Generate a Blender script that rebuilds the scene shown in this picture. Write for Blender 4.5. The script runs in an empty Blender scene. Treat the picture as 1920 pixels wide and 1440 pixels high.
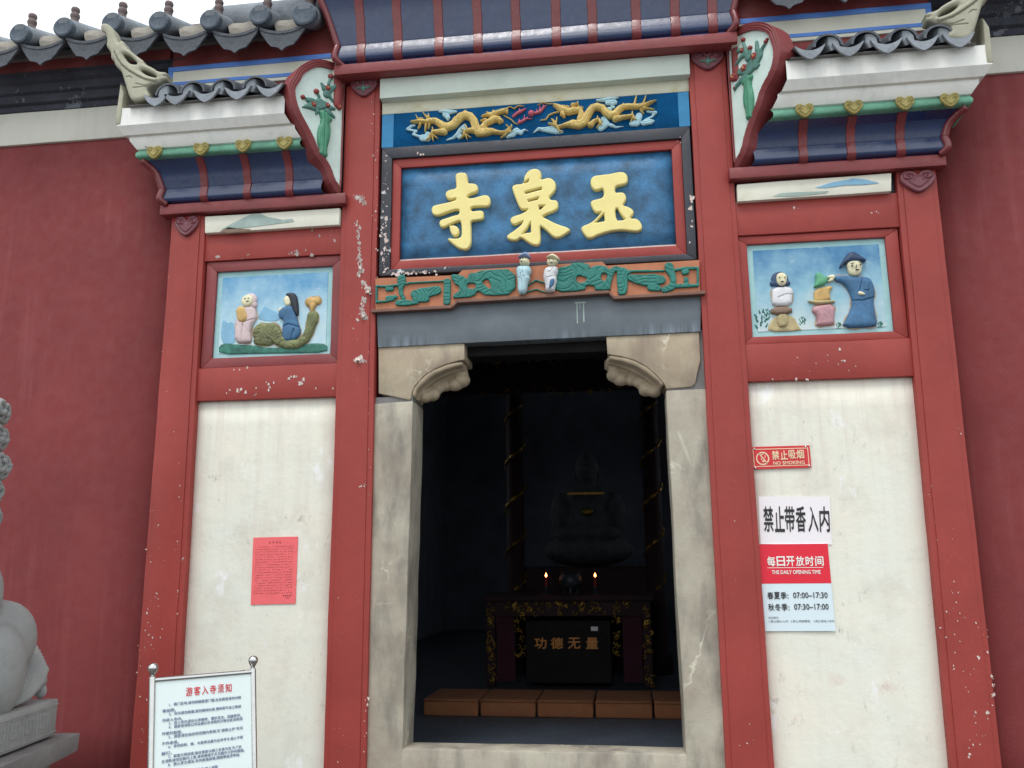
import bpy, bmesh, math, random
import numpy as np
from mathutils import Vector, Matrix, noise
random.seed(7)
scene = bpy.context.scene
COL = scene.collection

# ------------------------------------------------------------------ camera
YAW, PIT, ROL, FO = -0.1319, 0.20041, -0.00878, 1646.5      # photograph is 1920 px wide
CAM = np.array([0.0, -5.7, 1.62])
_f = np.array([math.sin(YAW)*math.cos(PIT), math.cos(YAW)*math.cos(PIT), math.sin(PIT)])
_r = np.array([math.cos(YAW), -math.sin(YAW), 0.0]); _u = np.cross(_r, _f)
RGT = _r*math.cos(ROL)+_u*math.sin(ROL); UPV = -_r*math.sin(ROL)+_u*math.cos(ROL)
cd = bpy.data.cameras.new('camera'); cam = bpy.data.objects.new('camera', cd); COL.objects.link(cam)
cd.sensor_width = 36.0; cd.lens = 36.0*FO/1920.0; cd.clip_start = 0.05; cd.clip_end = 500
cam.matrix_world = Matrix(((RGT[0], UPV[0], -_f[0], CAM[0]), (RGT[1], UPV[1], -_f[1], CAM[1]), (RGT[2], UPV[2], -_f[2], CAM[2]), (0, 0, 0, 1)))
scene.camera = cam

# ------------------------------------------------------------------ light: bright overcast
world = bpy.data.worlds.new('World'); scene.world = world; world.use_nodes = True
nt = world.node_tree; nt.nodes.clear()
wo = nt.nodes.new('ShaderNodeOutputWorld'); bg = nt.nodes.new('ShaderNodeBackground')
sky = nt.nodes.new('ShaderNodeTexSky'); sky.sky_type = 'NISHITA'; sky.sun_disc = False
SUN_EL, SUN_AZ = math.radians(62), math.radians(195)
sky.sun_elevation = SUN_EL; sky.sun_rotation = SUN_AZ; sky.dust_density = 4.0; sky.air_density = 1.5
mix = nt.nodes.new('ShaderNodeMix'); mix.data_type = 'RGBA'; mix.inputs[0].default_value = 0.9
mix.inputs[7].default_value = (12.2, 12.9, 13.2, 1)       # the closed cloud layer
nt.links.new(sky.outputs[0], mix.inputs[6]); nt.links.new(mix.outputs[2], bg.inputs[0])
bg.inputs[1].default_value = 0.12; nt.links.new(bg.outputs[0], wo.inputs[0])
sl = bpy.data.lights.new('sun', 'SUN'); sl.energy = 1.5; sl.angle = math.radians(20); sl.color = (1.0, 0.97, 0.93)
sun = bpy.data.objects.new('sun', sl); COL.objects.link(sun)
sd = Vector((math.sin(SUN_AZ)*math.cos(SUN_EL), math.cos(SUN_AZ)*math.cos(SUN_EL), math.sin(SUN_EL)))
sun.rotation_euler = sd.to_track_quat('Z', 'Y').to_euler(); sun.location = (0, -10, 12)
scene.view_settings.view_transform = 'Standard'; scene.view_settings.look = 'None'
scene.view_settings.gamma = 1; scene.view_settings.exposure = 0.0; scene.view_settings.use_curve_mapping = False

# ------------------------------------------------------------------ measuring helper: photo point -> world point on the plane y = Y
def ray(px, py): return (px-960)/FO*RGT-(py-720)/FO*UPV+_f
def W(px, py, Y=0.0):
    d = ray(px, py); return CAM+d*((Y-CAM[1])/d[1])
def WX(px, py, Y=0.0): return float(W(px, py, Y)[0])
def WZ(px, py, Y=0.0): return float(W(px, py, Y)[2])
XC = -0.60                                                   # axis of the gate

# ------------------------------------------------------------------ materials
def lin(c): return tuple((v/255/12.92 if v/255 <= .04045 else ((v/255+.055)/1.055)**2.4) for v in c)
def S(r, g, b, k=1.0): return tuple(min(.86, v*k) for v in lin((r, g, b)))
class G:
    def __init__(s, name):
        s.m = bpy.data.materials.new(name); s.m.use_nodes = True; s.t = s.m.node_tree
        s.b = s.t.nodes['Principled BSDF']; s.tc = s.t.nodes.new('ShaderNodeTexCoord')
    def n(s, ty, **kw):
        x = s.t.nodes.new(ty)
        for k, v in kw.items(): setattr(x, k, v)
        return x
    def l(s, a, b): s.t.links.new(a, b)
    def coord(s, scale=(1, 1, 1), loc=(0, 0, 0)):
        mp = s.n('ShaderNodeMapping'); mp.inputs['Scale'].default_value = scale; mp.inputs['Location'].default_value = loc
        s.l(s.tc.outputs['Object'], mp.inputs[0]); return mp.outputs[0]
    def noise(s, sc, det=5, rough=.55, scale=(1, 1, 1), loc=(0, 0, 0)):
        x = s.n('ShaderNodeTexNoise'); x.inputs['Scale'].default_value = sc; x.inputs['Detail'].default_value = det
        x.inputs['Roughness'].default_value = rough; s.l(s.coord(scale, loc), x.inputs['Vector']); return x.outputs[0]
    def ramp(s, v, a, b, lo=0., hi=1.):
        x = s.n('ShaderNodeMapRange'); x.clamp = True
        for i, q in enumerate((a, b, lo, hi)): x.inputs[i+1].default_value = q
        s.l(v, x.inputs[0]); return x.outputs[0]
    def mul(s, a, b, op='MULTIPLY'):
        x = s.n('ShaderNodeMath', operation=op)
        for i, q in enumerate((a, b)):
            if isinstance(q, (int, float)): x.inputs[i].default_value = q
            else: s.l(q, x.inputs[i])
        return x.outputs[0]
    def mix(s, f, a, b):
        x = s.n('ShaderNodeMix', data_type='RGBA')
        for i, q in ((0, f), (6, a), (7, b)):
            if isinstance(q, (int, float)): x.inputs[i].default_value = q
            elif isinstance(q, tuple): x.inputs[i].default_value = (*q[:3], 1)
            else: s.l(q, x.inputs[i])
        return x.outputs[2]
    def bump(s, h, st, dist=.01, prev=None):
        x = s.n('ShaderNodeBump'); x.inputs['Strength'].default_value = st; x.inputs['Distance'].default_value = dist
        s.l(h, x.inputs['Height'])
        if prev is not None: s.l(prev, x.inputs['Normal'])
        return x.outputs[0]
MATS = {}
def M(name, col, rough=.6, var=.15, vs=2.5, bump=.25, bs=45, chip=0., chips=7., chipcol=(.74, .71, .66), streak=0., scol=(.12, .11, .11),
      spec=.5, coat=0., metal=0., speck=0., speckcol=(.05, .045, .04), dirt=0., dcol=(.1, .095, .09), seed=0):
    if name in MATS: return MATS[name]
    g = G(name); L = (seed*1.7+len(MATS)*.37, seed*.9, len(MATS)*.71)
    nz = g.noise(vs, 7, .6, loc=L)
    c = g.mix(g.ramp(nz, .3, .7), tuple(v*(1-var) for v in col), tuple(min(.88, v*(1+var)) for v in col))
    fine = g.noise(vs*9, 4, .6, loc=L)
    c = g.mix(g.ramp(fine, .35, .75, 0, .35*min(1, var*3)), c, tuple(v*(1-1.2*var) for v in col))
    if streak:
        st = g.noise(1, 4, .6, scale=(14, 14, .8), loc=L)
        st2 = g.noise(1.3, 3, .5, loc=(3, 1, 7))
        c = g.mix(g.mul(g.ramp(st, .5, .78, 0, streak), g.ramp(st2, .4, .62)), c, scol)
    if dirt:
        d1 = g.noise(4.5, 8, .72, loc=(5, L[1], 2))
        c = g.mix(g.ramp(d1, .52, .8, 0, dirt), c, dcol)
    if speck:
        s1 = g.noise(75, 3, .6, loc=L)
        c = g.mix(g.ramp(s1, .6, .7, 0, speck), c, speckcol)
    r = g.ramp(fine, .3, .7, max(.03, rough-.08), min(1, rough+.1))
    nb = None
    if bump: nb = g.bump(g.noise(bs, 5, .6), bump, .006)
    if bump: nb = g.bump(g.noise(3.5, 3, .5, loc=L), min(.5, bump), .012, nb)
    if chip:
        a = g.noise(chips, 9, .72, loc=L); big = g.noise(1.4, 2, .5, loc=(L[2], 4, L[0]))
        mask = g.ramp(g.mul(a, g.ramp(big, .35, .65, -.07, .05), 'ADD'), 1-chip, 1-chip+.012)
        rim = g.ramp(g.mul(a, g.ramp(big, .35, .65, -.07, .05), 'ADD'), 1-chip-.02, 1-chip)
        c = g.mix(rim, c, tuple(v*.45 for v in col)); c = g.mix(mask, c, chipcol)
        nb = g.bump(mask, .6, -.004, nb)
    g.l(c, g.b.inputs['Base Color']); g.l(r, g.b.inputs['Roughness'])
    g.b.inputs['Specular IOR Level'].default_value = spec; g.b.inputs['Metallic'].default_value = metal
    if coat: g.b.inputs['Coat Weight'].default_value = coat; g.b.inputs['Coat Roughness'].default_value = max(.08, rough*.8)
    if nb is not None: g.l(nb, g.b.inputs['Normal'])
    MATS[name] = g.m; return g.m

RED = S(153, 63, 58); WALLRED = S(126, 51, 53)
m_red = M('red_gloss_paint', RED, .45, .13, 1.6, .22, 30, chip=.285, chips=11, spec=.3, streak=.25, scol=S(118, 46, 44), dirt=.35, dcol=S(128, 54, 48))
m_red_clean = M('red_paint_sound', RED, .45, .13, 1.6, .22, 30, chip=.235, chips=9, spec=.3, streak=.25, scol=S(118, 46, 44), dirt=.35, dcol=S(128, 54, 48))
m_red_old = M('red_paint_dull', S(132, 56, 58), .5, .15, 3, .3, 35, chip=.27, chips=8, dirt=.35, dcol=(.12, .05, .05))
m_red_top = M('red_limewash_weathered', S(136, 58, 58), .75, .22, 2.2, .35, 30, dirt=.5, dcol=(.22, .14, .13), streak=.3, scol=(.12, .06, .06))
m_wall = M('dark_red_limewash', WALLRED, .8, .13, 1.3, .3, 60, chip=.2, chips=5, chipcol=S(160, 100, 95), streak=.45, scol=S(150, 82, 84), dirt=.35, dcol=S(104, 44, 48))
m_plaster = M('white_plaster', S(231, 228, 215), .8, .05, 1.6, .3, 20, streak=.42, scol=S(190, 172, 164), dirt=.5, dcol=S(196, 192, 184), chip=.22, chips=5, chipcol=S(160, 158, 152))
def plaster_mat():
    g = G('stained_wall_plaster'); z = g.n('ShaderNodeSeparateXYZ'); g.l(g.tc.outputs['Object'], z.inputs[0])
    c = g.mix(g.ramp(g.noise(1.7, 6, .6), .3, .7), S(232, 227, 213), S(226, 228, 218))
    c = g.mix(g.ramp(g.noise(3.1, 7, .62, loc=(4, 4, 9)), .5, .7, 0, .55), c, S(206, 200, 188))
    c = g.mix(g.ramp(g.noise(4.2, 8, .66, scale=(1, 1, .6), loc=(1, 7, 3)), .6, .66, 0, .9), c, S(242, 244, 238))
    st = g.mul(g.ramp(g.noise(1, 5, .65, scale=(17, 17, .7)), .46, .72), g.ramp(z.outputs[2], 1.5, 2.74, .10, .42))
    c = g.mix(st, c, S(198, 178, 172))
    c = g.mix(g.mul(g.ramp(g.noise(9, 8, .7, scale=(1.5, 1, .8), loc=(8, 2, 5)), .60, .72), g.ramp(g.noise(1.6, 3, .5, loc=(3, 8, 1)), .45, .6, 0, .75)), c, S(164, 160, 154))
    c = g.mix(g.ramp(g.noise(26, 5, .6, scale=(1.6, 1, .5), loc=(2, 5, 8)), .70, .74, 0, .7), c, S(128, 126, 124))
    c = g.mix(g.mul(g.ramp(g.noise(5, 6, .6, loc=(11, 2, 4)), .62, .72), g.ramp(z.outputs[2], .7, 1.1, .7, 0)), c, S(206, 168, 160))
    g.l(c, g.b.inputs['Base Color']); g.b.inputs['Roughness'].default_value = .8; g.b.inputs['Specular IOR Level'].default_value = .3
    g.l(g.bump(g.noise(3.2, 6, .6), .5, .02, g.bump(g.noise(35, 5, .6), .3, .004)), g.b.inputs['Normal']); return g.m
m_plaster = plaster_mat()
m_striped = M('old_white_strip', S(228, 226, 212), .8, .06, 5, .3, 25, dirt=.6, dcol=S(190, 180, 150), chip=.25, chips=9, chipcol=S(150, 146, 138))
m_band = M('white_limewash_band', S(215, 213, 203), .85, .06, 2, .3, 25, streak=.3, scol=S(165, 155, 148), dirt=.25, dcol=S(160, 155, 148))
m_cornice = M('white_cornice_paint', S(238, 237, 232), .8, .06, 3, .25, 30, streak=.28, scol=S(140, 138, 138), dirt=.4, dcol=S(160, 158, 156), chip=.31, chips=8, chipcol=S(105, 105, 110))
m_navy = M('navy_gloss_paint', S(24, 46, 90), .3, .22, 3, .12, 22, spec=.8, coat=.3)
m_ribred = M('rib_red_gloss', S(122, 46, 50), .3, .15, 4, .2, 30, spec=.6, coat=.2, chip=.22)
m_black = M('black_frame_paint', S(48, 50, 60), .5, .2, 3, .25, 30)
m_blackchip = M('black_paint_peeling', S(46, 48, 58), .5, .2, 3, .3, 30, chip=.37, chips=9, chipcol=S(205, 205, 205))
m_moulding = M('soot_black_moulding', S(62, 64, 76), .8, .35, 4, .5, 25, chip=.40, chips=5, chipcol=S(108, 112, 122), dirt=.5, dcol=S(84, 76, 84))
m_board = M('blue_board_paint', S(48, 104, 146), .55, .55, 9, .4, 25, chip=.215, chips=16, chipcol=S(150, 170, 185), dirt=.45, dcol=S(44, 78, 118))
m_frieze = M('frieze_blue_paint', S(6, 74, 120), .8, .3, 5, .4, 30, spec=.1, chip=.27, chips=22, chipcol=S(120, 165, 195))
m_cyan = M('cyan_paint', S(28, 122, 172), .55, .15, 5, .3, 30)
m_yellow = M('yellow_letter_paint', S(255, 221, 146), .5, .06, 8, .15, 40)
m_gold = M('ochre_dragon_paint', S(228, 198, 122), .5, .15, 20, .9, 120, dirt=.5, dcol=S(176, 140, 76))
m_cloud = M('pale_blue_cloud_paint', S(165, 200, 212), .6, .12, 15, .3, 50, dirt=.3, dcol=S(120, 165, 185))
m_flame = M('pink_flame_paint', S(190, 95, 110), .6, .15, 15, .3, 50)
m_orange = M('orange_beam_paint', S(180, 114, 82), .7, .14, 8, .4, 40, chip=.24, chips=14, chipcol=S(130, 90, 72), dirt=.5, dcol=S(150, 92, 66))
m_lip = M('brown_beam_edge', S(122, 88, 76), .7, .2, 10, .3, 40)
m_green = M('teal_scroll_paint', S(30, 118, 108), .5, .16, 12, .6, 70, dirt=.4, dcol=S(36, 100, 98))
m_mint = M('mint_moulding_paint', S(104, 162, 138), .6, .25, 6, .5, 30, chip=.34, chips=14, chipcol=S(150, 170, 158), dirt=.6, dcol=S(50, 110, 85))
m_heartY = M('yellow_heart_paint', S(166, 152, 88), .55, .2, 12, .4, 40, dirt=.5, dcol=S(130, 128, 96))
m_heartR = M('plum_heart_paint', S(118, 62, 72), .45, .2, 10, .35, 50, dirt=.4, dcol=S(85, 50, 60))
m_lintel = M('grey_lintel_paint', S(98, 106, 114), .5, .12, 3, .25, 40, dirt=.2, dcol=S(80, 86, 94))
m_lightblue = M('light_blue_border_paint', S(92, 138, 218), .6, .1, 6, .3, 40, chip=.27, chips=13, chipcol=S(150, 170, 190))
m_panelwhite = M('stained_white_panel', S(222, 220, 205), .75, .07, 4, .3, 30, dirt=.55, dcol=S(165, 150, 120))
m_plaque = M('pale_mint_plaster', S(208, 226, 220), .65, .08, 9, .35, 35, dirt=.4, dcol=S(165, 205, 190))
m_vase = M('vase_green_paint', S(72, 142, 112), .45, .2, 15, .4, 60)
m_leaf = M('leaf_green_paint', S(84, 128, 118), .5, .22, 18, .5, 60)
m_flower = M('flower_red_paint', S(142, 52, 50), .5, .2, 30, .5, 80)
m_pollen = M('flower_heart_paint', S(200, 140, 90), .5, .1, 30)
m_tile = M('grey_clay_tile', S(90, 94, 101), .85, .3, 7, 1., 38, dirt=.7, dcol=S(52, 57, 66), speck=.3, speckcol=S(130, 134, 140), spec=.3)
m_tiletop = M('weathered_skylit_tile', S(140, 146, 154), .85, .2, 6, .8, 38, dirt=.7, dcol=S(92, 96, 102), speck=.35, speckcol=S(80, 80, 78), spec=.3)  # weathered tile, also the paler colour for sky-lit drip fronts
m_mortar = M('lime_mortar', S(176, 170, 160), .9, .15, 9, .8, 30, dirt=.4, dcol=S(120, 112, 104))
m_disc = M('carved_tile_face', S(84, 94, 106), .8, .35, 16, 1., 42, dirt=.6, dcol=S(62, 70, 82))
m_scroll = M('cream_grey_stucco', S(166, 164, 146), .8, .14, 4, .5, 35, dirt=.4, dcol=S(128, 124, 112))
m_knob = M('brown_clay_knob', S(104, 88, 88), .7, .2, 14, .5, 50)
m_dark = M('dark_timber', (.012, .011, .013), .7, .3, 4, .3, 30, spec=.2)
m_hallwall = M('flare_lifted_wall', (.15, .175, .22), .9, .25, 2, .3, 20)  # blue-grey raised to imitate blacks lifted by lens flare
m_cushion = M('orange_brown_cloth', S(132, 84, 54), .9, .12, 9, .4, 160)
m_altar = M('dark_lacquer', S(50, 34, 38), .6, .3, 5, .2, 30, spec=.15)
m_cloth_mag = M('plum_cloth', S(56, 8, 32), .8, .2, 6, .2, 60)
m_gilt = M('old_gilding', S(150, 118, 52), .4, .4, 20, .6, 60, metal=.8)
m_gilt_text = M('gilt_lettering', S(214, 140, 60), .5, .1, 20, 0)
m_steel = M('polished_steel', S(200, 200, 198), .16, .05, 5, .05, 40, metal=1.0)
m_paper = M('white_paper', S(238, 232, 236), .7, .02, 6, .12, 12)
m_sheet = M('pale_blue_print', S(226, 240, 244), .45, .015, 5, .05, 10)
m_hours = M('ice_blue_print', S(216, 231, 240), .4, .015, 5, .04, 10)
m_signred = M('sign_red_print', S(206, 40, 48), .45, .06, 8, .1, 20)
m_hoursred = M('bright_red_print', S(222, 30, 56), .4, .03, 8, .05, 20)
m_pinkpaper = M('red_pink_paper', S(238, 108, 112), .8, .05, 9, .5, 14)
m_ink = M('black_ink', (.02, .02, .024), .6, .05, 20, 0)
m_greyink = M('blue_grey_ink', S(104, 118, 154), .6, .05, 20, 0)
m_faintink = M('dark_red_ink', S(104, 32, 40), .7, .2, 40, 0)
m_redink = M('red_ink', S(214, 34, 52), .6, .05, 20, 0)
m_whiteink = M('white_ink', S(246, 236, 232), .6, .03, 20, 0)
m_creamink = M('cream_ink', S(246, 204, 172), .55, .08, 20, 0)
m_chip = M('bare_white_plaster', S(208, 190, 184), .85, .16, 30, .6, 60)
m_chipgrey = M('bare_grey_plaster', S(172, 160, 156), .9, .25, 30, .8, 60)
m_lion = M('carved_grey_stone', S(150, 152, 152), .85, .13, 4, .45, 60, dirt=.4, dcol=S(112, 114, 116), speck=.2, speckcol=(.2, .2, .2))
m_slab = M('weathered_slab_stone', S(124, 122, 122), .9, .2, 5, .7, 40, dirt=.5, dcol=S(84, 82, 84))
m_skin = M('cream_figure_paint', S(226, 220, 186), .6, .1, 20, .4, 50, dirt=.5, dcol=S(186, 170, 130))
m_white_fig = M('white_figure_paint', S(216, 216, 220), .6, .12, 16, .4, 40, dirt=.6, dcol=S(168, 176, 190))
m_pink = M('pink_figure_paint', S(210, 190, 192), .6, .16, 16, .4, 40, dirt=.6, dcol=S(176, 140, 146))
m_rose = M('rose_pot_paint', S(192, 146, 154), .6, .2, 16, .7, 40, dirt=.7, dcol=S(140, 96, 104))
m_robe = M('blue_robe_paint', S(64, 110, 150), .6, .3, 14, .5, 40, dirt=.6, dcol=S(44, 78, 112), chip=.28, chips=18, chipcol=S(150, 180, 195))
m_navyhair = M('dark_blue_hair_paint', S(50, 72, 104), .55, .25, 16, .35, 40)
m_hair = M('black_hair_paint', S(40, 44, 56), .55, .2, 16, .35, 40)
m_ochre = M('ochre_paint', S(206, 170, 106), .6, .25, 14, .5, 40, dirt=.7, dcol=S(150, 104, 70))
m_sand = M('sand_paint', S(184, 168, 126), .6, .25, 14, .5, 40, dirt=.7, dcol=S(128, 122, 96))
m_snake = M('green_brown_paint', S(122, 128, 86), .6, .5, 12, .8, 40, dirt=1., dcol=S(64, 52, 40))
m_stovegreen = M('jade_paint', S(96, 166, 128), .6, .15, 14, .35, 40)
m_brown = M('brown_skirt_paint', S(130, 106, 90), .6, .2, 14, .4, 40)
m_halo = M('tan_outline_paint', S(176, 160, 140), .7, .2, 14, .3, 40, dirt=.5, dcol=S(120, 104, 90))
m_aqua = M('aqua_margin_paint', S(160, 202, 206), .6, .1, 9, .3, 40, dirt=.35, dcol=S(130, 178, 186))
m_paleblue_fig = M('pale_blue_coat_paint', S(176, 208, 218), .55, .1, 18, .25, 40)
m_bluehat = M('slate_blue_hat_paint', S(130, 150, 190), .55, .15, 18, .25, 40)
m_mount = M('blue_mountain_paint', S(130, 178, 208), .65, .16, 10, .2, 40)
m_grass = M('teal_grass_paint', S(58, 120, 106), .65, .5, 22, .6, 50, dirt=.9, dcol=S(28, 60, 62))
m_wash = M('grey_green_wash_paint', S(160, 178, 172), .75, .2, 14, .2, 40)
m_ground = M('grey_paving', S(92, 91, 88), .85, .15, 1.2, .5, 15)
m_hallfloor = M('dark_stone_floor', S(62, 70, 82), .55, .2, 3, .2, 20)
m_bronze = M('dull_bronze', S(60, 66, 74), .5, .3, 8, .3, 40, metal=.5)
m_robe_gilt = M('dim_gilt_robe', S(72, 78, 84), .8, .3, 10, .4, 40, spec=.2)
m_candle = M('red_wax', S(150, 24, 20), .5, .1, 10, .1)
m_limeband = M('yellow_stained_limewash', S(212, 210, 190), .8, .08, 5, .3, 30, dirt=1., dcol=S(186, 172, 96))
m_mintband = M('pale_green_limewash', S(206, 216, 208), .8, .06, 5, .25, 30, dirt=.4, dcol=S(160, 178, 170))
def emis(name, col, st):
    g = G(name); g.b.inputs['Base Color'].default_value = (*col, 1); g.b.inputs['Emission Color'].default_value = (*col, 1)
    g.b.inputs['Emission Strength'].default_value = st; return g.m
m_fire = emis('candle_flame', (1, .33, .08), 14)
def stone_mat(name, a, b, c3):
    g = G(name); n1 = g.noise(2.2, 8, .65); n2 = g.noise(5, 6, .6, scale=(1, 1, .35), loc=(4, 2, 1)); n3 = g.noise(60, 3, .6, scale=(1, 1, 2.2))
    c = g.mix(g.ramp(n1, .35, .65), a, b); c = g.mix(g.ramp(n2, .48, .72, 0, .85), c, c3)
    c = g.mix(g.ramp(n3, .62, .72, 0, .5), c, tuple(v*.45 for v in a))
    v = g.n('ShaderNodeTexVoronoi', feature='DISTANCE_TO_EDGE'); v.inputs['Scale'].default_value = 2.3
    wv = g.noise(3, 4, .6); cm = g.n('ShaderNodeMix', data_type='VECTOR'); cm.inputs[0].default_value = .35
    g.l(g.coord((1, 1, .6)), cm.inputs[4]); g.l(wv, cm.inputs[5]); g.l(cm.outputs[1], v.inputs['Vector'])
    gate = g.ramp(g.noise(2.1, 3, .5, loc=(9, 3, 3)), .5, .6)
    c = g.mix(g.mul(g.ramp(v.outputs['Distance'], .0, .012, .6, 0), gate), c, S(225, 220, 200))
    g.l(c, g.b.inputs['Base Color']); g.b.inputs['Roughness'].default_value = .7
    nb = g.bump(n3, .35, .004); nb = g.bump(n1, .4, .015, nb); g.l(nb, g.b.inputs['Normal']); MATS[name] = g.m; return g.m
m_jamb = stone_mat('polished_limestone', S(186, 180, 164), S(156, 146, 132), S(104, 98, 94))
m_corbel = stone_mat('pitted_sandstone', S(184, 172, 148), S(160, 142, 122), S(128, 116, 104))
m_cscroll = M('shaded_carved_stone', S(168, 152, 130), .85, .18, 9, .7, 35, dirt=.4, dcol=S(120, 108, 92))
def lintel_mat():
    g = G('grey_lintel_washed'); n1 = g.noise(3, 6, .6)
    c = g.mix(g.ramp(n1, .3, .7), S(88, 96, 104), S(108, 116, 124))
    st = g.noise(1, 5, .65, scale=(26, 4, 1.6)); z = g.n('ShaderNodeSeparateXYZ'); g.l(g.tc.outputs['Object'], z.inputs[0])
    low = g.ramp(z.outputs[2], 3.08, 3.18, 1, 0); big = g.noise(1.6, 3, .5, loc=(2, 5, 1))
    c = g.mix(g.mul(g.mul(g.ramp(st, .4, .62), low), g.ramp(big, .40, .56, .0, .9)), c, S(154, 168, 184))
    g.l(c, g.b.inputs['Base Color']); g.b.inputs['Roughness'].default_value = .5
    g.l(g.bump(g.noise(40, 4, .6), .2, .004), g.b.inputs['Normal']); return g.m
m_lintelw = lintel_mat()
def sky_paint(name, z0, z1, top, mid, low):
    g = G(name); z = g.n('ShaderNodeSeparateXYZ'); g.l(g.tc.outputs['Object'], z.inputs[0])
    nz = g.noise(5, 6, .6); k = g.mul(g.ramp(z.outputs[2], z0, z1), g.ramp(nz, .3, .7, -.25, .25), 'ADD')
    c = g.mix(g.ramp(k, .0, .5), low, mid); c = g.mix(g.ramp(k, .5, 1.0), c, top)
    c = g.mix(g.ramp(g.noise(7, 5, .6, scale=(1, 1, 2)), .6, .72, 0, .5), c, S(225, 225, 220))
    g.l(c, g.b.inputs['Base Color']); g.b.inputs['Roughness'].default_value = .6
    g.l(g.bump(g.noise(40, 4, .6), .3, .004), g.b.inputs['Normal']); return g.m

# ------------------------------------------------------------------ object helpers
def wloc(o):
    v = Vector((0, 0, 0))
    while o is not None: v = v+o.location; o = o.parent
    return v
def thing(name, label, cat, loc=(0, 0, 0), group=None):
    o = bpy.data.objects.new(name, None); COL.objects.link(o); o.location = loc; o.empty_display_size = .1
    o['label'] = label; o['category'] = cat
    if group: o['group'] = group
    return o
def tag(o, label, cat, group=None):
    o['label'] = label; o['category'] = cat
    if group: o['group'] = group
    return o
def mesh_obj(name, me, mat, parent=None, label=None, kind=None):
    if parent is not None: me.transform(Matrix.Translation(-wloc(parent)))
    me.materials.clear(); me.materials.append(mat)
    o = bpy.data.objects.new(name, me); COL.objects.link(o)
    if parent is not None: o.parent = parent
    if label: o['label'] = label
    if kind: o['kind'] = kind
    return o
class MB:
    def __init__(s): s.bm = bmesh.new()
    def poly(s, pts): s.bm.faces.new([s.bm.verts.new(p) for p in pts]); return s
    def prism(s, pts, off):
        off = Vector(off); a = [s.bm.verts.new(Vector(p)) for p in pts]; b = [s.bm.verts.new(Vector(p)+off) for p in pts]
        n = len(pts); s.bm.faces.new(a); s.bm.faces.new(b[::-1])
        for i in range(n): s.bm.faces.new((a[i], b[i], b[(i+1) % n], a[(i+1) % n]))
        return s
    def box(s, x0, x1, y0, y1, z0, z1):
        return s.prism([(x0, y0, z0), (x1, y0, z0), (x1, y0, z1), (x0, y0, z1)], (0, y1-y0, 0))
    def tube(s, pts, rad, seg=10, cap=True):
        pts = [Vector(p) for p in pts]; n = len(pts); rings = []
        rad = rad if isinstance(rad, (list, tuple)) else [rad]*n
        for i, p in enumerate(pts):
            d = (pts[min(i+1, n-1)]-pts[max(i-1, 0)]).normalized()
            a = d.orthogonal().normalized() if i == 0 else (a-d*a.dot(d)).normalized()
            b = d.cross(a); rings.append([s.bm.verts.new(p+(a*math.cos(t)+b*math.sin(t))*rad[i]) for t in [k*2*math.pi/seg for k in range(seg)]])
        for i in range(n-1):
            for k in range(seg): s.bm.faces.new((rings[i][k], rings[i][(k+1) % seg], rings[i+1][(k+1) % seg], rings[i+1][k]))
        if cap: s.bm.faces.new(rings[0][::-1]); s.bm.faces.new(rings[-1])
        return s
    def lathe(s, prof, c, seg=16, axis='Z'):
        rings = []
        for r, h in prof:
            ring = []
            for k in range(seg):
                t = 2*math.pi*k/seg; u, v = r*math.cos(t), r*math.sin(t)
                ring.append(s.bm.verts.new(Vector(c)+(Vector((u, v, h)) if axis == 'Z' else Vector((u, h, v)))))
            rings.append(ring)
        for i in range(len(rings)-1):
            for k in range(seg): s.bm.faces.new((rings[i][k], rings[i][(k+1) % seg], rings[i+1][(k+1) % seg], rings[i+1][k]))
        s.bm.faces.new(rings[0][::-1]); s.bm.faces.new(rings[-1]); return s
    def ball(s, c, r, sub=2, sc=(1, 1, 1), rot=None):
        m = Matrix.Translation(c) @ (rot.to_4x4() if rot else Matrix()) @ Matrix.Diagonal((r*sc[0], r*sc[1], r*sc[2], 1))
        bmesh.ops.create_icosphere(s.bm, subdivisions=sub, radius=1, matrix=m); return s
    def sweep(s, prof, xs, place):
        """profile polyline swept over stations xs; place(p, x) -> point"""
        rows = [[s.bm.verts.new(place(p, x)) for p in prof] for x in xs]
        for a, b in zip(rows, rows[1:]):
            for i in range(len(prof)-1): s.bm.faces.new((a[i], b[i], b[i+1], a[i+1]))
        return s
    def build(s, name, mat, parent=None, bevel=0., cut=0., jig=0., smooth=False, label=None, kind=None, seg=2):
        bm = s.bm; bmesh.ops.recalc_face_normals(bm, faces=bm.faces)
        if cut:
            co = [v.co for v in bm.verts]
            for ax in range(3):
                lo = min(c[ax] for c in co); hi = max(c[ax] for c in co); n = int((hi-lo)/cut)
                for k in range(1, n+1):
                    pc = [0, 0, 0]; pc[ax] = lo+(hi-lo)*k/(n+1); no = [0, 0, 0]; no[ax] = 1
                    bmesh.ops.bisect_plane(bm, geom=bm.verts[:]+bm.edges[:]+bm.faces[:], plane_co=pc, plane_no=no)
        if bevel:
            es = [e for e in bm.edges if len(e.link_faces) == 2 and e.calc_face_angle(0) > .5]
            bmesh.ops.bevel(bm, geom=es, offset=bevel, segments=seg, profile=.5, affect='EDGES', clamp_overlap=True)
        if jig:
            for v in bm.verts: v.co += noise.noise_vector(v.co*3.1)*jig+noise.noise_vector(v.co*11+Vector((7, 3, 1)))*jig*.45
        me = bpy.data.meshes.new(name); bm.to_mesh(me); bm.free()
        if smooth is True: me.polygons.foreach_set('use_smooth', [True]*len(me.polygons))
        elif smooth:
            me.polygons.foreach_set('use_smooth', [True]*len(me.polygons)); me.set_sharp_from_angle(angle=smooth)
        return mesh_obj(name, me, mat, parent, label, kind)
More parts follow.
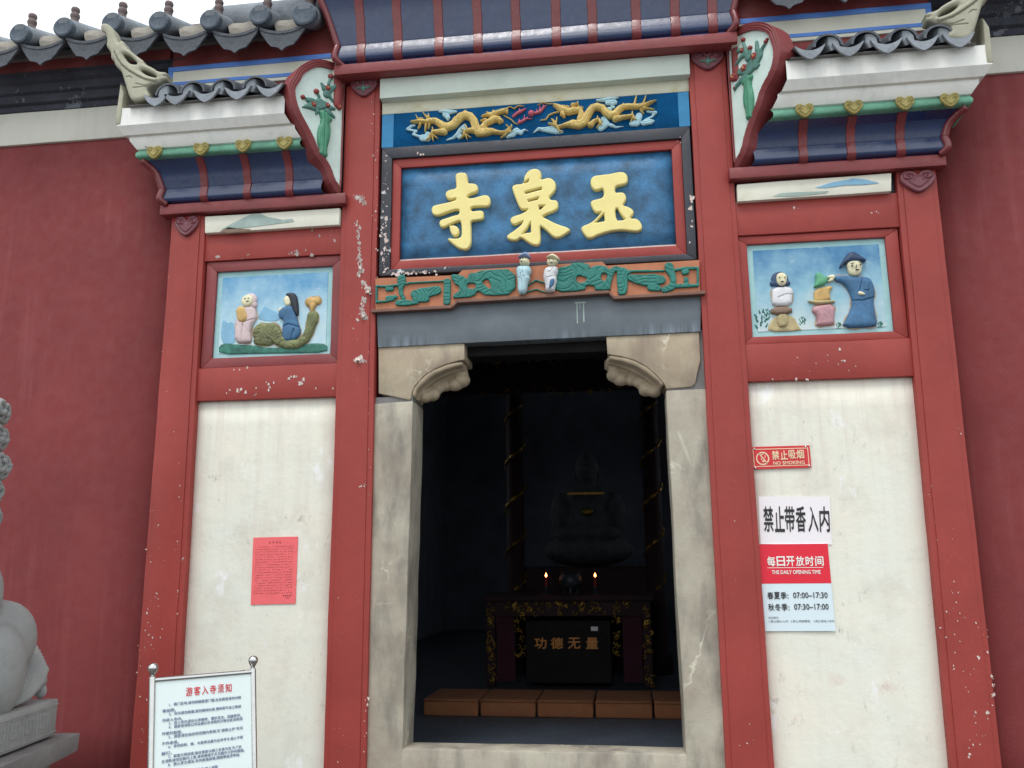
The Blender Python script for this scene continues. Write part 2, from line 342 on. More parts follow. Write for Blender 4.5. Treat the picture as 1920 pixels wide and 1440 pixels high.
def dup(root, loc=None, parent=None):
    c = root.copy(); COL.objects.link(c)
    if parent is not None: c.parent = parent
    if loc is not None: c.location = loc
    for ch in root.children: dup(ch, None, c)
    return c

# --- relief carving: a distance field over a flat frame, raised as a height field with real side walls
def smooth_poly(pts, it=1):
    p = np.array(pts, float)
    for _ in range(it):
        q = np.roll(p, -1, 0); p = np.stack([p*.75+q*.25, p*.25+q*.75], 1).reshape(-1, 2)
    return p
def f_poly(pts, it=1):
    p = smooth_poly(pts, it) if it else np.array(pts, float)
    a = p; b = np.roll(p, -1, 0)
    def F(x, y):
        sh = x.shape; x = x.ravel(); y = y.ravel(); d = np.full(x.shape, 1e9); ins = np.zeros(x.shape, bool)
        for (ax, ay), (bx, by) in zip(a, b):
            ex, ey = bx-ax, by-ay; L = ex*ex+ey*ey+1e-18
            t = np.clip(((x-ax)*ex+(y-ay)*ey)/L, 0, 1); d = np.minimum(d, (x-ax-t*ex)**2+(y-ay-t*ey)**2)
            c = (ay > y) != (by > y)
            if ey != 0: ins ^= c & (x < (bx-ax)*(y-ay)/ey+ax)
        return (np.where(ins, 1, -1)*np.sqrt(d)).reshape(sh)
    F.bb = (p[:, 0].min(), p[:, 0].max(), p[:, 1].min(), p[:, 1].max()); return F
def f_stroke(strokes):
    segs = []
    for st in strokes:
        if len(st) == 1: segs.append((st[0], st[0]))
        segs += list(zip(st, st[1:]))
    def F(x, y):
        o = np.full(x.shape, -1e9)
        for (ax, ay, ar), (bx, by, br) in segs:
            ex, ey = bx-ax, by-ay; L = ex*ex+ey*ey+1e-18
            t = np.clip(((x-ax)*ex+(y-ay)*ey)/L, 0, 1)
            o = np.maximum(o, ar+(br-ar)*t-np.sqrt((x-ax-t*ex)**2+(y-ay-t*ey)**2))
        return o
    A = np.array([p for st in strokes for p in st])
    F.bb = ((A[:, 0]-A[:, 2]).min(), (A[:, 0]+A[:, 2]).max(), (A[:, 1]-A[:, 2]).min(), (A[:, 1]+A[:, 2]).max()); return F
def f_or(*fs):
    def F(x, y):
        o = fs[0](x, y)
        for f in fs[1:]: o = np.maximum(o, f(x, y))
        return o
    bb = np.array([f.bb for f in fs]); F.bb = (bb[:, 0].min(), bb[:, 1].max(), bb[:, 2].min(), bb[:, 3].max()); return F
def f_sub(f, *hs):
    def F(x, y):
        o = f(x, y)
        for h in hs: o = np.minimum(o, -h(x, y))
        return o
    F.bb = f.bb; return F
FRONT = lambda Y: (np.array([0, Y, 0.]), np.array([1., 0, 0]), np.array([0, 0, 1.]), np.array([0, -1., 0]))
def relief(name, F, frame, mat, parent=None, h=.02, r=.02, edge=.3, back=0., step=.005, extra=None, label=None, prof='dome'):
    """h: full height, reached r inside the outline; edge: share of the height standing as a straight wall; back: wall goes this far behind the frame"""
    O, eu, ev, en = frame; x0, x1, y0, y1 = F.bb; m = step*1.5
    nx = int((x1-x0+2*m)/step)+2; ny = int((y1-y0+2*m)/step)+2
    gx, gy = np.meshgrid(x0-m+np.arange(nx)*step, y0-m+np.arange(ny)*step, indexing='ij')
    f = F(gx, gy); ins = f > 0
    act = ins[:-1, :-1] | ins[1:, :-1] | ins[:-1, 1:] | ins[1:, 1:]
    px, py = gx.copy(), gy.copy(); out = ~ins
    for _ in range(2):
        e = step*.25; fo = F(px[out], py[out])
        dx = (F(px[out]+e, py[out])-F(px[out]-e, py[out]))/(2*e); dy = (F(px[out], py[out]+e)-F(px[out], py[out]-e))/(2*e)
        g2 = np.maximum(dx*dx+dy*dy, .3); k = np.clip(fo, -2*step, 2*step)/g2
        px[out] -= k*dx; py[out] -= k*dy
    ff = np.maximum(f, 0); ff[out] = 0; t = np.clip(ff/r, 0, 1)
    pr = np.sqrt(1-(1-t)**2) if prof == 'dome' else t*t*(3-2*t)
    H = h*(edge+(1-edge)*pr)
    if extra is not None: H = H+extra(px, py, ff)
    idx = -np.ones(gx.shape, int); used = np.zeros(gx.shape, bool)
    for a, b in ((0, 0), (1, 0), (0, 1), (1, 1)):
        used[a:nx-1+a, b:ny-1+b] |= act
    idx[used] = np.arange(used.sum())
    V = O+px[used][:, None]*eu+py[used][:, None]*ev+H[used][:, None]*en
    ci, cj = np.nonzero(act)
    Fq = np.stack([idx[ci, cj], idx[ci+1, cj], idx[ci+1, cj+1], idx[ci, cj+1]], 1)
    ap = np.pad(act, 1); E = []
    for di, dj, c0, c1 in ((0, -1, (0, 0), (1, 0)), (1, 0, (1, 0), (1, 1)), (0, 1, (1, 1), (0, 1)), (-1, 0, (0, 1), (0, 0))):
        q = act & ~ap[1+di:nx+di, 1+dj:ny+dj]; i, j = np.nonzero(q)
        E.append(np.stack([idx[i+c0[0], j+c0[1]], idx[i+c1[0], j+c1[1]]], 1))
    E = np.concatenate(E); bv = np.unique(E); n0 = len(V)
    remap = np.full(n0, -1); remap[bv] = np.arange(len(bv))
    top = V[bv]; bu = px[used][bv]; bw = py[used][bv]
    bot = O+bu[:, None]*eu+bw[:, None]*ev-back*en
    VV = np.concatenate([V, top, bot]); nb = len(bv)
    sk = np.stack([n0+remap[E[:, 1]], n0+remap[E[:, 0]], n0+nb+remap[E[:, 0]], n0+nb+remap[E[:, 1]]], 1)
    faces = np.concatenate([Fq, sk])
    me = bpy.data.meshes.new(name); me.from_pydata(VV.tolist(), [], faces.tolist())
    me.polygons.foreach_set('use_smooth', [True]*len(faces)); me.update()
    if np.dot(np.cross(eu, ev), en) < 0: me.flip_normals()
    return mesh_obj(name, me, mat, parent, label)
def pf(ox, oy, sc, Y):                                         # zoomed photo coordinates -> (x, z) on plane Y
    def f(p):
        w = W(ox+p[0]/sc, oy+p[1]/sc, Y); q = [float(w[0]), float(w[2])]
        if len(p) > 2:
            w2 = W(ox+(p[0]+p[2])/sc, oy+p[1]/sc, Y); q.append(abs(float(w2[0]-w[0])))
        return tuple(q)
    return f
def PP(fn, pts): return [fn(p) for p in pts]
def SS(fn, sts): return [[fn(p) for p in st] for st in sts]

# --- lettering: flat print from the built-in font, fitted to boxes of a four-cornered sheet
def bil(c, u, v):
    TL, TR, BR, BL = c; return (TL*(1-u)+TR*u)*(1-v)+(BL*(1-u)+BR*u)*v
def lettering(name, lines, corners, lift, mat, parent, bold=.0):
    FN = np.cross(corners[1]-corners[0], corners[3]-corners[0]); FN = FN/np.linalg.norm(FN); FN = FN if FN[1] < 0 else -FN
    """lines: (text, u0, u1, v0, v1) boxes in sheet fractions (v down)"""
    obs = []
    for tx, *_ in lines:
        cu = bpy.data.curves.new('t', 'FONT'); cu.body = tx; cu.size = 1; cu.resolution_u = 2; cu.fill_mode = 'FRONT'; 
        o = bpy.data.objects.new('t', cu); COL.objects.link(o); obs.append(o)
    bpy.context.view_layer.update(); dg = bpy.context.evaluated_depsgraph_get(); VV, FF = [], []
    for o, (tx, u0, u1, v0, v1) in zip(obs, lines):
        me = bpy.data.meshes.new_from_object(o.evaluated_get(dg)); n = len(me.vertices)
        if n:
            co = np.empty(n*3); me.vertices.foreach_get('co', co); co = co.reshape(-1, 3)
            mn, mx = co.min(0), co.max(0); b0 = len(VV)
            for (x, y, _), lf in [(c, 1+.12*k2) for k2, (sx, sy) in enumerate(((0, 0), (bold, 0), (-bold, 0), (0, bold), (0, -bold)) if bold else ((0, 0),)) for c in co+np.array([sx, sy, 0])]:
                u = u0+(u1-u0)*(x-mn[0])/max(1e-6, mx[0]-mn[0]); v = v1-(v1-v0)*(y-mn[1])/max(1e-6, mx[1]-mn[1])
                VV.append(tuple(bil(corners, u, v)+lift*lf+FN*(lf-1)*.002))
            for k2 in range(5 if bold else 1): FF += [[b0+k2*n+i for i in p.vertices] for p in me.polygons]
        bpy.data.meshes.remove(me)
    for o in obs:
        cu = o.data; bpy.data.objects.remove(o); bpy.data.curves.remove(cu)
    me = bpy.data.meshes.new(name); me.from_pydata(VV, [], FF); me.update()
    return mesh_obj(name, me, mat, parent)
def print_shapes(name, polys, corners, lift, mat, parent):
    VV, FF = [], []
    for p in polys:
        b0 = len(VV); VV += [tuple(bil(corners, u, v)+lift) for u, v in p]; FF.append(list(range(b0, len(VV))))
    me = bpy.data.meshes.new(name); me.from_pydata(VV, [], FF); me.update()
    return mesh_obj(name, me, mat, parent)
def chips(name, spots, Y, mat, parent, per=1):
    """patches of bare plaster where the paint has come off; spots: (px, py, size in photo px, count, spread x, spread y)"""
    mb = MB(); rnd = random.Random(len(spots)*17+int(spots[0][0]))
    for px, py, sz, n, sx, sy in spots:
        for _ in range(n):
            x = px+rnd.gauss(0, sx); y = py+rnd.gauss(0, sy); s0 = sz*rnd.choice((.25, .35, .45, .6, .9)); w = W(x, y, Y)
            k = rnd.randint(7, 11); a0 = rnd.random()*6; st = rnd.uniform(.5, 1.1); tl = rnd.uniform(-.6, .6)
            pts = []
            for i in range(k):
                a = a0+i*2*math.pi/k; r = s0/286*rnd.uniform(.22, .85)
                pts.append((w[0]+r*math.cos(a)*st+r*math.sin(a)*tl*.4, Y+rnd.uniform(-.001, .0005), w[2]+r*math.sin(a)))
            mb.poly(pts)
    o = mb.build(name, mat, parent, kind='stuff'); return o

def remesh(o, vs, sm=2):
    md = o.modifiers.new('r', 'REMESH'); md.mode = 'VOXEL'; md.voxel_size = vs
    m2 = o.modifiers.new('s', 'SMOOTH'); m2.iterations = sm; m2.factor = .5
    bpy.context.view_layer.update(); me = bpy.data.meshes.new_from_object(o.evaluated_get(bpy.context.evaluated_depsgraph_get()))
    o.modifiers.clear(); o.data = me; me.polygons.foreach_set('use_smooth', [True]*len(me.polygons)); return me

# ================================================================== SETTING
g = MB(); g.box(-60, 60, -70, .34, -.2, 0); o = g.build('ground', m_ground); o['kind'] = 'structure'
g = MB(); g.box(-60, 60, 12, 60, -.2, 0); o = g.build('rear_ground', m_ground); o['kind'] = 'structure'
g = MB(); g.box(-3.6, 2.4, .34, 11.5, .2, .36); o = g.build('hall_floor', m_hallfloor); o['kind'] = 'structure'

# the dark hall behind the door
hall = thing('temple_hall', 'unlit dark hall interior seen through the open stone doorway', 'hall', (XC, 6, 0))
for a, b in ((-3.8, -3.6), (2.4, 2.6)):                      # side walls; two unseen openings each, added to let light into the hall
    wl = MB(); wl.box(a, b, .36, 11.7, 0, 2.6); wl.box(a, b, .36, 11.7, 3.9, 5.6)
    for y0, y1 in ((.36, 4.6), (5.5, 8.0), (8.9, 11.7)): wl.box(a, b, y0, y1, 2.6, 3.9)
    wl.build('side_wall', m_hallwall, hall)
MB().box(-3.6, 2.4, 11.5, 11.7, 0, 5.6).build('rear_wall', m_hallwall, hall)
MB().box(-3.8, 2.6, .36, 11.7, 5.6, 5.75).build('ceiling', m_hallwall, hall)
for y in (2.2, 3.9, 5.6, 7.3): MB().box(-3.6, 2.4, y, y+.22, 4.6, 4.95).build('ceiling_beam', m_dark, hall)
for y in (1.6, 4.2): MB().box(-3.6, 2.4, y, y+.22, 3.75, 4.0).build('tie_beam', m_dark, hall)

# ================================================================== GATE
gate = thing('temple_gate', 'red and white three-bay temple gateway with blue coved eaves around the open door', 'gateway', (XC, 0.1, 0))
# core walls behind the facing
MB().box(-3.26, -1.80, .13, .34, 0, 5.55).build('core_wall', m_hallwall, gate)
MB().box(.60, 2.06, .13, .34, 0, 5.55).build('core_wall', m_hallwall, gate)
MB().box(-1.80, .60, .14, .34, 3.30, 6.6).build('core_wall', m_hallwall, gate)
def pilaster(x0t, x1t, x0b, x1b, zt, mat):
    p = MB().prism([(x0b, 0, 0), (x1b, 0, 0), (x1t, 0, zt), (x0t, 0, zt)], (0, .13, 0)).build('pilaster', mat, gate, bevel=.006, cut=.22, jig=.0035, smooth=.6)
    i = .036
    MB().prism([(x0b+i, -.010, 0.001), (x1b-i, -.010, 0.001), (x1t-i, -.010, zt-.002), (x0t+i, -.010, zt-.002)], (0, .02, 0)).build('raised_face', mat, p, bevel=.005, cut=.22, jig=.0035, smooth=.6)
    return p
def lx(px, py, Y=0): return WX(px, py, Y)
OL = (lx(322, 420), lx(384, 428), lx(242, 1440), lx(327, 1440))
IL = (lx(648.4, 178), lx(712, 204), lx(605.6, 1440), lx(686, 1440))
IR = (lx(1291, 125), lx(1362, 125), lx(1361, 1440), lx(1452.7, 1440))
ORR = (lx(1683, 358), lx(1755, 321), lx(1782.5, 1440), lx(1879, 1440))
for q, zt, mt in ((OL, 4.17, m_red), (IL, 5.08, m_red), (IR, 5.08, m_red_clean), (ORR, 4.17, m_red_clean)): pilaster(*q, zt, mt)
# paint losses one can see one by one
def track(pts, sz, n, w):
    out = []
    for (x0, y0), (x1, y1) in zip(pts, pts[1:]):
        for k in range(n): t = (k+.5)/n; out.append((x0+(x1-x0)*t, y0+(y1-y0)*t, sz, 2, w, 2.5))
    return out
peel = [((667, 418), (672, 440), (675, 471)), ((673, 477), (676, 500), (674, 515)), ((680, 527), (690, 540), (693, 548)), ((684, 558), (680, 578), (679, 602)), ((664, 368), (676, 372), (684, 380)), ((668, 676), (674, 674), (682, 679))]
chips('paint_loss', [q for p in peel for q in track(p, 8, 7, 2.2)], -.0118, m_chipgrey, gate)
chips('paint_loss', [q for p in peel for q in track(p, 6, 5, 2.6)]+[(673, 677, 11, 3, 3, 2), (668, 600, 3, 10, 8, 60), (698, 230, 4, 14, 2, 60), (706, 420, 4, 16, 1.5, 80), (692, 700, 3, 10, 3, 90), (688, 1312, 7, 4, 1.5, 8), (684, 1365, 5, 4, 1.5, 30), (640, 1400, 3, 10, 14, 25), (650, 1130, 2.5, 8, 14, 120)], -.0125, m_chip, gate)
chips('paint_loss', [(292, 1100, 3.5, 14, 8, 60), (300, 985, 3, 10, 12, 30), (276, 1190, 4.5, 14, 8, 26), (268, 1330, 3.5, 12, 8, 70), (335, 985, 4, 6, 2, 40), (333, 1130, 4.5, 6, 2, 40), (318, 800, 2.2, 14, 14, 140), (262, 1215, 4, 6, 3, 20)], -.0125, m_chip, gate)
chips('paint_loss', [(1785, 1030, 3, 8, 12, 70), (1790, 1130, 3, 10, 14, 40), (1843, 1170, 5, 6, 10, 30), (1830, 1300, 5.5, 12, 12, 60), (1824, 1400, 5.5, 10, 12, 25), (1863, 1300, 7, 8, 2.5, 20), (1800, 800, 5, 2, 3, 8), (1745, 930, 3, 6, 4, 60), (1790, 1200, 3, 8, 12, 100)], -.0125, m_chip, gate)
chips('paint_loss', [(1372, 980, 2, 7, 6, 150), (1400, 1390, 3, 4, 12, 30)], -.0125, m_chip, gate)
def curl(px, py, w, h, par):                                  # a flake of paint curling off
    mb = MB(); rows = []
    for k in range(5):
        t = k/4; y = -.013-.02*t*t-.004*t; z = WZ(px, py, -.012)-h*math.sin(t*1.9)/1.2; rows.append([mb.bm.verts.new((WX(px, py, -.012)+w*(i/3-.5)*(1-.45*t), y, z+.006*math.sin(i*2+k))) for i in range(4)])
    for a, b in zip(rows, rows[1:]):
        for i in range(3): mb.bm.faces.new((a[i], a[i+1], b[i+1], b[i]))
    mb.build('paint_curl', m_chip, par, smooth=True)
for a_ in ((672, 671, .045, .03), (690, 545, .022, .03), (676, 500, .018, .035), (681, 590, .02, .03)): curl(*a_, gate)

# side bays: white wall panel, red beams, painted strip, recessed frame
def quad(corners, Y): return [tuple(W(x, y, Y)) for x, y in corners]
def slab(name, corners, Y, th, mat, parent, bevel=.004, cut=.3, jig=.0025, **kw):
    return MB().prism(quad(corners, Y), (0, th, 0)).build(name, mat, parent, bevel=bevel, cut=cut, jig=jig, smooth=.6, **kw)
xl0, xl1, xr0, xr1 = -3.05, -1.90, .70, 1.90
MB().box(xl0, xl1, .055, .12, 0, 2.80).build('wall_panel', m_plaster, gate, cut=.25, jig=.004, smooth=True)
MB().box(xr0, xr1, .055, .12, 0, 2.80).build('wall_panel', m_plaster, gate, cut=.25, jig=.004, smooth=True)
for a, b, side in ((xl0+.03, xl1, 0), (xr0, xr1-.03, 1)):
    zl = 2.748 if side == 0 else 2.752
    z1 = WZ(500, 686, .02) if side == 0 else WZ(1550, 640, .02)
    z2 = WZ(500, 484, .02) if side == 0 else WZ(1550, 433, .02)
    z3 = WZ(500, 428, .02) if side == 0 else WZ(1550, 369, .02)
    m1 = m_red if side == 0 else m_red_clean
    MB().box(a, b, .018, .11, zl, z1).build('lower_beam', m1, gate, bevel=.006, cut=.25, jig=.003, smooth=.6)
    MB().box(a, b, .018, .11, z2, z3).build('upper_beam', m1, gate, bevel=.006, cut=.25, jig=.003, smooth=.6)
    MB().box(a, b, .075, .112, z1, z2).build('recess_wall', m_red_old, gate)
    MB().box(a, b, .06, .11, z3, 4.20).build('dark_backing', m_black, gate)
chips('paint_loss', [(505, 727, 11, 3, 6, 4), (548, 707, 10, 5, 10, 3), (562, 717, 12, 2, 5, 2), (440, 732, 8, 5, 10, 3), (450, 693, 7, 3, 8, 2), (500, 725, 7, 8, 50, 6)], .0165, m_chip, gate)
chips('paint_loss', [(560, 475, 8, 12, 12, 3), (408, 478, 7, 3, 3, 4), (460, 481, 6, 4, 8, 2), (600, 440, 6, 16, 24, 12), (570, 383, 8, 10, 16, 3)], .0165, m_chipgrey, gate)
chips('paint_loss', [(1643, 399, 9, 3, 4, 3), (1490, 391, 6, 2, 6, 2), (1550, 680, 5, 14, 70, 14), (1500, 712, 5, 6, 30, 2)], .0165, m_chip, gate)
# painted landscape strips
def strip(corners, hills, lab):
    s = slab('painted_strip', corners, -.022, .10, m_striped, gate, jig=.002, label=lab)
    for pts, mt in hills:
        q = [tuple(W(x, y, -.0255)) for x, y in pts]; MB().poly(q).build('painted_hill', mt, s)
strip([(384, 406), (637, 390), (636, 421), (384, 437)], [([(415, 430), (436, 418), (470, 402), (487, 400), (500, 406), (530, 412), (548, 410), (552, 415), (500, 422), (450, 428)], m_wash),
      ([(412, 434), (428, 426), (444, 428), (470, 430), (466, 433), (430, 436)], m_brown)], 'white strip with a washed mountain at its centre')
strip([(1382, 346), (1671, 324), (1671, 358), (1383, 378)], [([(1528, 352), (1560, 342), (1588, 337), (1600, 334), (1625, 337), (1650, 343), (1622, 346), (1585, 347), (1550, 352)], m_mount),
      ([(1448, 368), (1464, 362), (1500, 360), (1555, 358), (1548, 362), (1490, 368)], m_wash)], 'white strip with two low blue hills')
# rails under the coves
MB().box(-3.33, -1.93, -.062, .05, WZ(500, 390, -.062), 4.205).build('side_rail', m_red_old, gate, bevel=.006, cut=.25, jig=.003, smooth=.6)
MB().box(.735, 2.115, -.062, .05, WZ(1600, 320.5, -.062), 4.205).build('side_rail', m_red_old, gate, bevel=.006, cut=.25, jig=.003, smooth=.6)
ZR0, ZR1 = 5.085, 5.165
MB().box(-2.02, .835, -.14, .05, ZR0, ZR1).build('centre_rail', m_red_old, gate, bevel=.007, cut=.25, jig=.003, smooth=.6)
MB().box(-1.99, .81, -.118, .0, ZR1+.002, ZR1+.022).build('blue_trim', m_lightblue, gate, bevel=.004, cut=.2, jig=.003, smooth=.6)
# limewashed bands above the frieze
MB().prism([(-1.70, -.045, WZ(1000, 162, -.045)), (-1.70, -.045, 5.083), (-1.70, .11, 5.083), (-1.70, .11, WZ(1000, 162, -.045)-.004)], (2.215, 0, 0)).build('upper_band', m_mintband, gate, bevel=.006, cut=.3, jig=.003, smooth=.6)
zf_t = WZ(1000, 193.5, .02)
MB().box(-1.70, .51, .022, .11, zf_t+.002, WZ(1000, 162, -.045)+.03).build('lower_band', m_limeband, gate, bevel=.004, cut=.3, jig=.002, smooth=.6)
# heart brackets at the pilaster heads
def heart(name, cx, cz, w, h, Y, mat, parent, frame=None, flower=False, lab=None):
    pts = [(0, -.5), (-.28, -.27), (-.47, .0), (-.5, .22), (-.43, .42), (-.25, .5), (-.07, .42), (0, .26), (.07, .42), (.25, .5), (.43, .42), (.5, .22), (.47, 0), (.28, -.27)]
    P2 = [(cx+a*w, cz+b*h) for a, b in pts]; F = f_poly(P2, 2)
    def ex(x, y, f):
        o = np.where((f > .012*w/.2) & (f < .03*w/.2), -.006, 0.)
        for sx in (-1, 1):
            dx, dy = (x-cx)/w-sx*.25, (y-cz)/h-.22; rr = np.hypot(dx, dy); a = np.arctan2(dy, dx*sx)
            o = o+np.where(rr < .19, .006*np.cos(rr*55-a), 0)
        return o
    ht = relief(name, F, frame or FRONT(Y), mat, parent, h=.026, r=.02, edge=.5, step=.004, extra=ex, label=lab)
    if flower:
        pet = relief('flower', f_stroke([[(cx-.24*w, cz-.06*h, .004), (cx, cz-.09*h, .013), (cx+.24*w, cz-.06*h, .004)], [(cx, cz+.14*h, .004), (cx, cz-.09*h, .013), (cx, cz-.27*h, .004)]]), FRONT(Y-.02), m_leaf, ht, h=.016, r=.012, step=.004)
    return ht
heart('heart_bracket', WX(349, 424, -.03), WZ(349, 424, -.03), .185, .165, -.012, m_heartR, gate)
heart('heart_bracket', WX(1722, 340, -.03), WZ(1722, 340, -.03), .225, .165, -.012, m_heartR, gate)
heart('heart_bracket', WX(682, 163, -.03), WZ(682, 163, -.03), .205, .165, -.012, m_heartR, gate, flower=True)
heart('heart_bracket', WX(1327, 112, -.03), WZ(1327, 112, -.03), .225, .165, -.012, m_heartR, gate, flower=True)

# ---------------- blue coves with red ribs
def spline(pts, n=6):
    p = [np.array(q, float) for q in pts]; out = []
    for i in range(len(p)-1):
        a, b, c, d = p[max(i-1, 0)], p[i], p[i+1], p[min(i+2, len(p)-1)]
        for k in range(n):
            t = k/n; out.append(.5*((2*b)+(c-a)*t+(2*a-5*b+4*c-d)*t*t+(-a+3*b-3*c+d)*t**3))
    out.append(p[-1]); return [tuple(q) for q in out]
def cove(parent, xa, xb, prof, ribs, ends, ybase, ribw=.055, proud=.009, splay=0.):
    """prof: (outward, z); mitred returns at the ends listed in `ends`"""
    p = spline(prof); lo = xa-0; hi = xb
    def put(q, t):
        d, z = q
        if t[0] == 'A': return Vector((lo-(d-prof[0][0]) if 'A' in ends else lo+(d+.01)*splay, ybase-d, z))
        if t[0] == 'B': return Vector((hi+(d-prof[0][0]) if 'B' in ends else hi-(d+.01)*splay, ybase-d, z))
        if t[0] == 'a': return Vector((lo-(d-prof[0][0]), .1, z))
        return Vector((hi+(d-prof[0][0]), .1, z))
    st = (['a'] if 'A' in ends else [])+['A', 'B']+(['b'] if 'B' in ends else [])
    c = MB().sweep(p, st, put).build('blue_cove', m_navy, parent, smooth=.9)
    for x in ribs:
        mb = MB(); n = len(p); L, R = [], []
        for i, (d, z) in enumerate(p):
            a = np.array(p[max(i-1, 0)]); b = np.array(p[min(i+1, n-1)]); t = (b-a)/np.linalg.norm(b-a); nn = np.array([t[1], -t[0]])
            q0 = np.array([d, z])-nn*.004; q1 = np.array([d, z])+nn*proud; q2 = np.array([d, z])+nn*(proud*1.2)
            jx = x+.0015*math.sin(i*.7+x*9)
            L.append([(jx-ribw/2, q0), (jx-ribw*.42, q1), (jx, q2), (jx+ribw*.42, q1), (jx+ribw/2, q0)])
        rows = [[mb.bm.verts.new((X, ybase-q[0], q[1])) for X, q in r] for r in L]
        for A, B in zip(rows, rows[1:]):
            for k in range(4): mb.bm.faces.new((A[k], A[k+1], B[k+1], B[k]))
        mb.build('rib', m_ribred, parent, smooth=.9)
    for e in ends:                                              # rib along the mitre
        sx = -1 if e == 'A' else 1; x0 = lo if e == 'A' else hi
        mb = MB(); mb.tube([(x0+sx*(d-prof[0][0]), ybase-d-.004, z) for d, z in p[::2]], .026, 8); mb.build('corner_rib', m_ribred, parent, smooth=True)
    return c
cp = [(.10, ZR1+.005), (.138, ZR1+.022), (.155, ZR1+.05), (.154, ZR1+.08), (.149, ZR1+.11), (.141, ZR1+.146), (.144, ZR1+.153), (.175, ZR1+.26), (.22, ZR1+.40), (.29, ZR1+.56), (.38, ZR1+.75), (.48, ZR1+.92)]
cr = [WX(x, y, -.13) for x, y in ((678, 112), (747, 106), (824, 100), (897, 96), (969, 90), (1044, 84), (1112, 77), (1194, 70), (1267, 63), (1337, 57))]
cove(gate, -1.955, .775, cp, cr, 'AB', 0, ribw=.07)
MB().box(-2.36, 1.16, -.50, .34, ZR1+.925, ZR1+1.10).build('unseen_cornice', m_cornice, gate, bevel=.01)  # unseen eave added to shade the top of the cove
# unseen roof added above the frame to keep sky light off the cove
mr = MB(); mr.prism([(-2.42, -.62, ZR1+1.105), (-2.42, -.62, ZR1+1.2), (-2.42, .34, ZR1+1.75), (-2.42, 1.2, ZR1+1.2), (-2.42, 1.2, ZR1+1.105)], (3.64, 0, 0)); mr.build('unseen_roof', m_tile, gate)

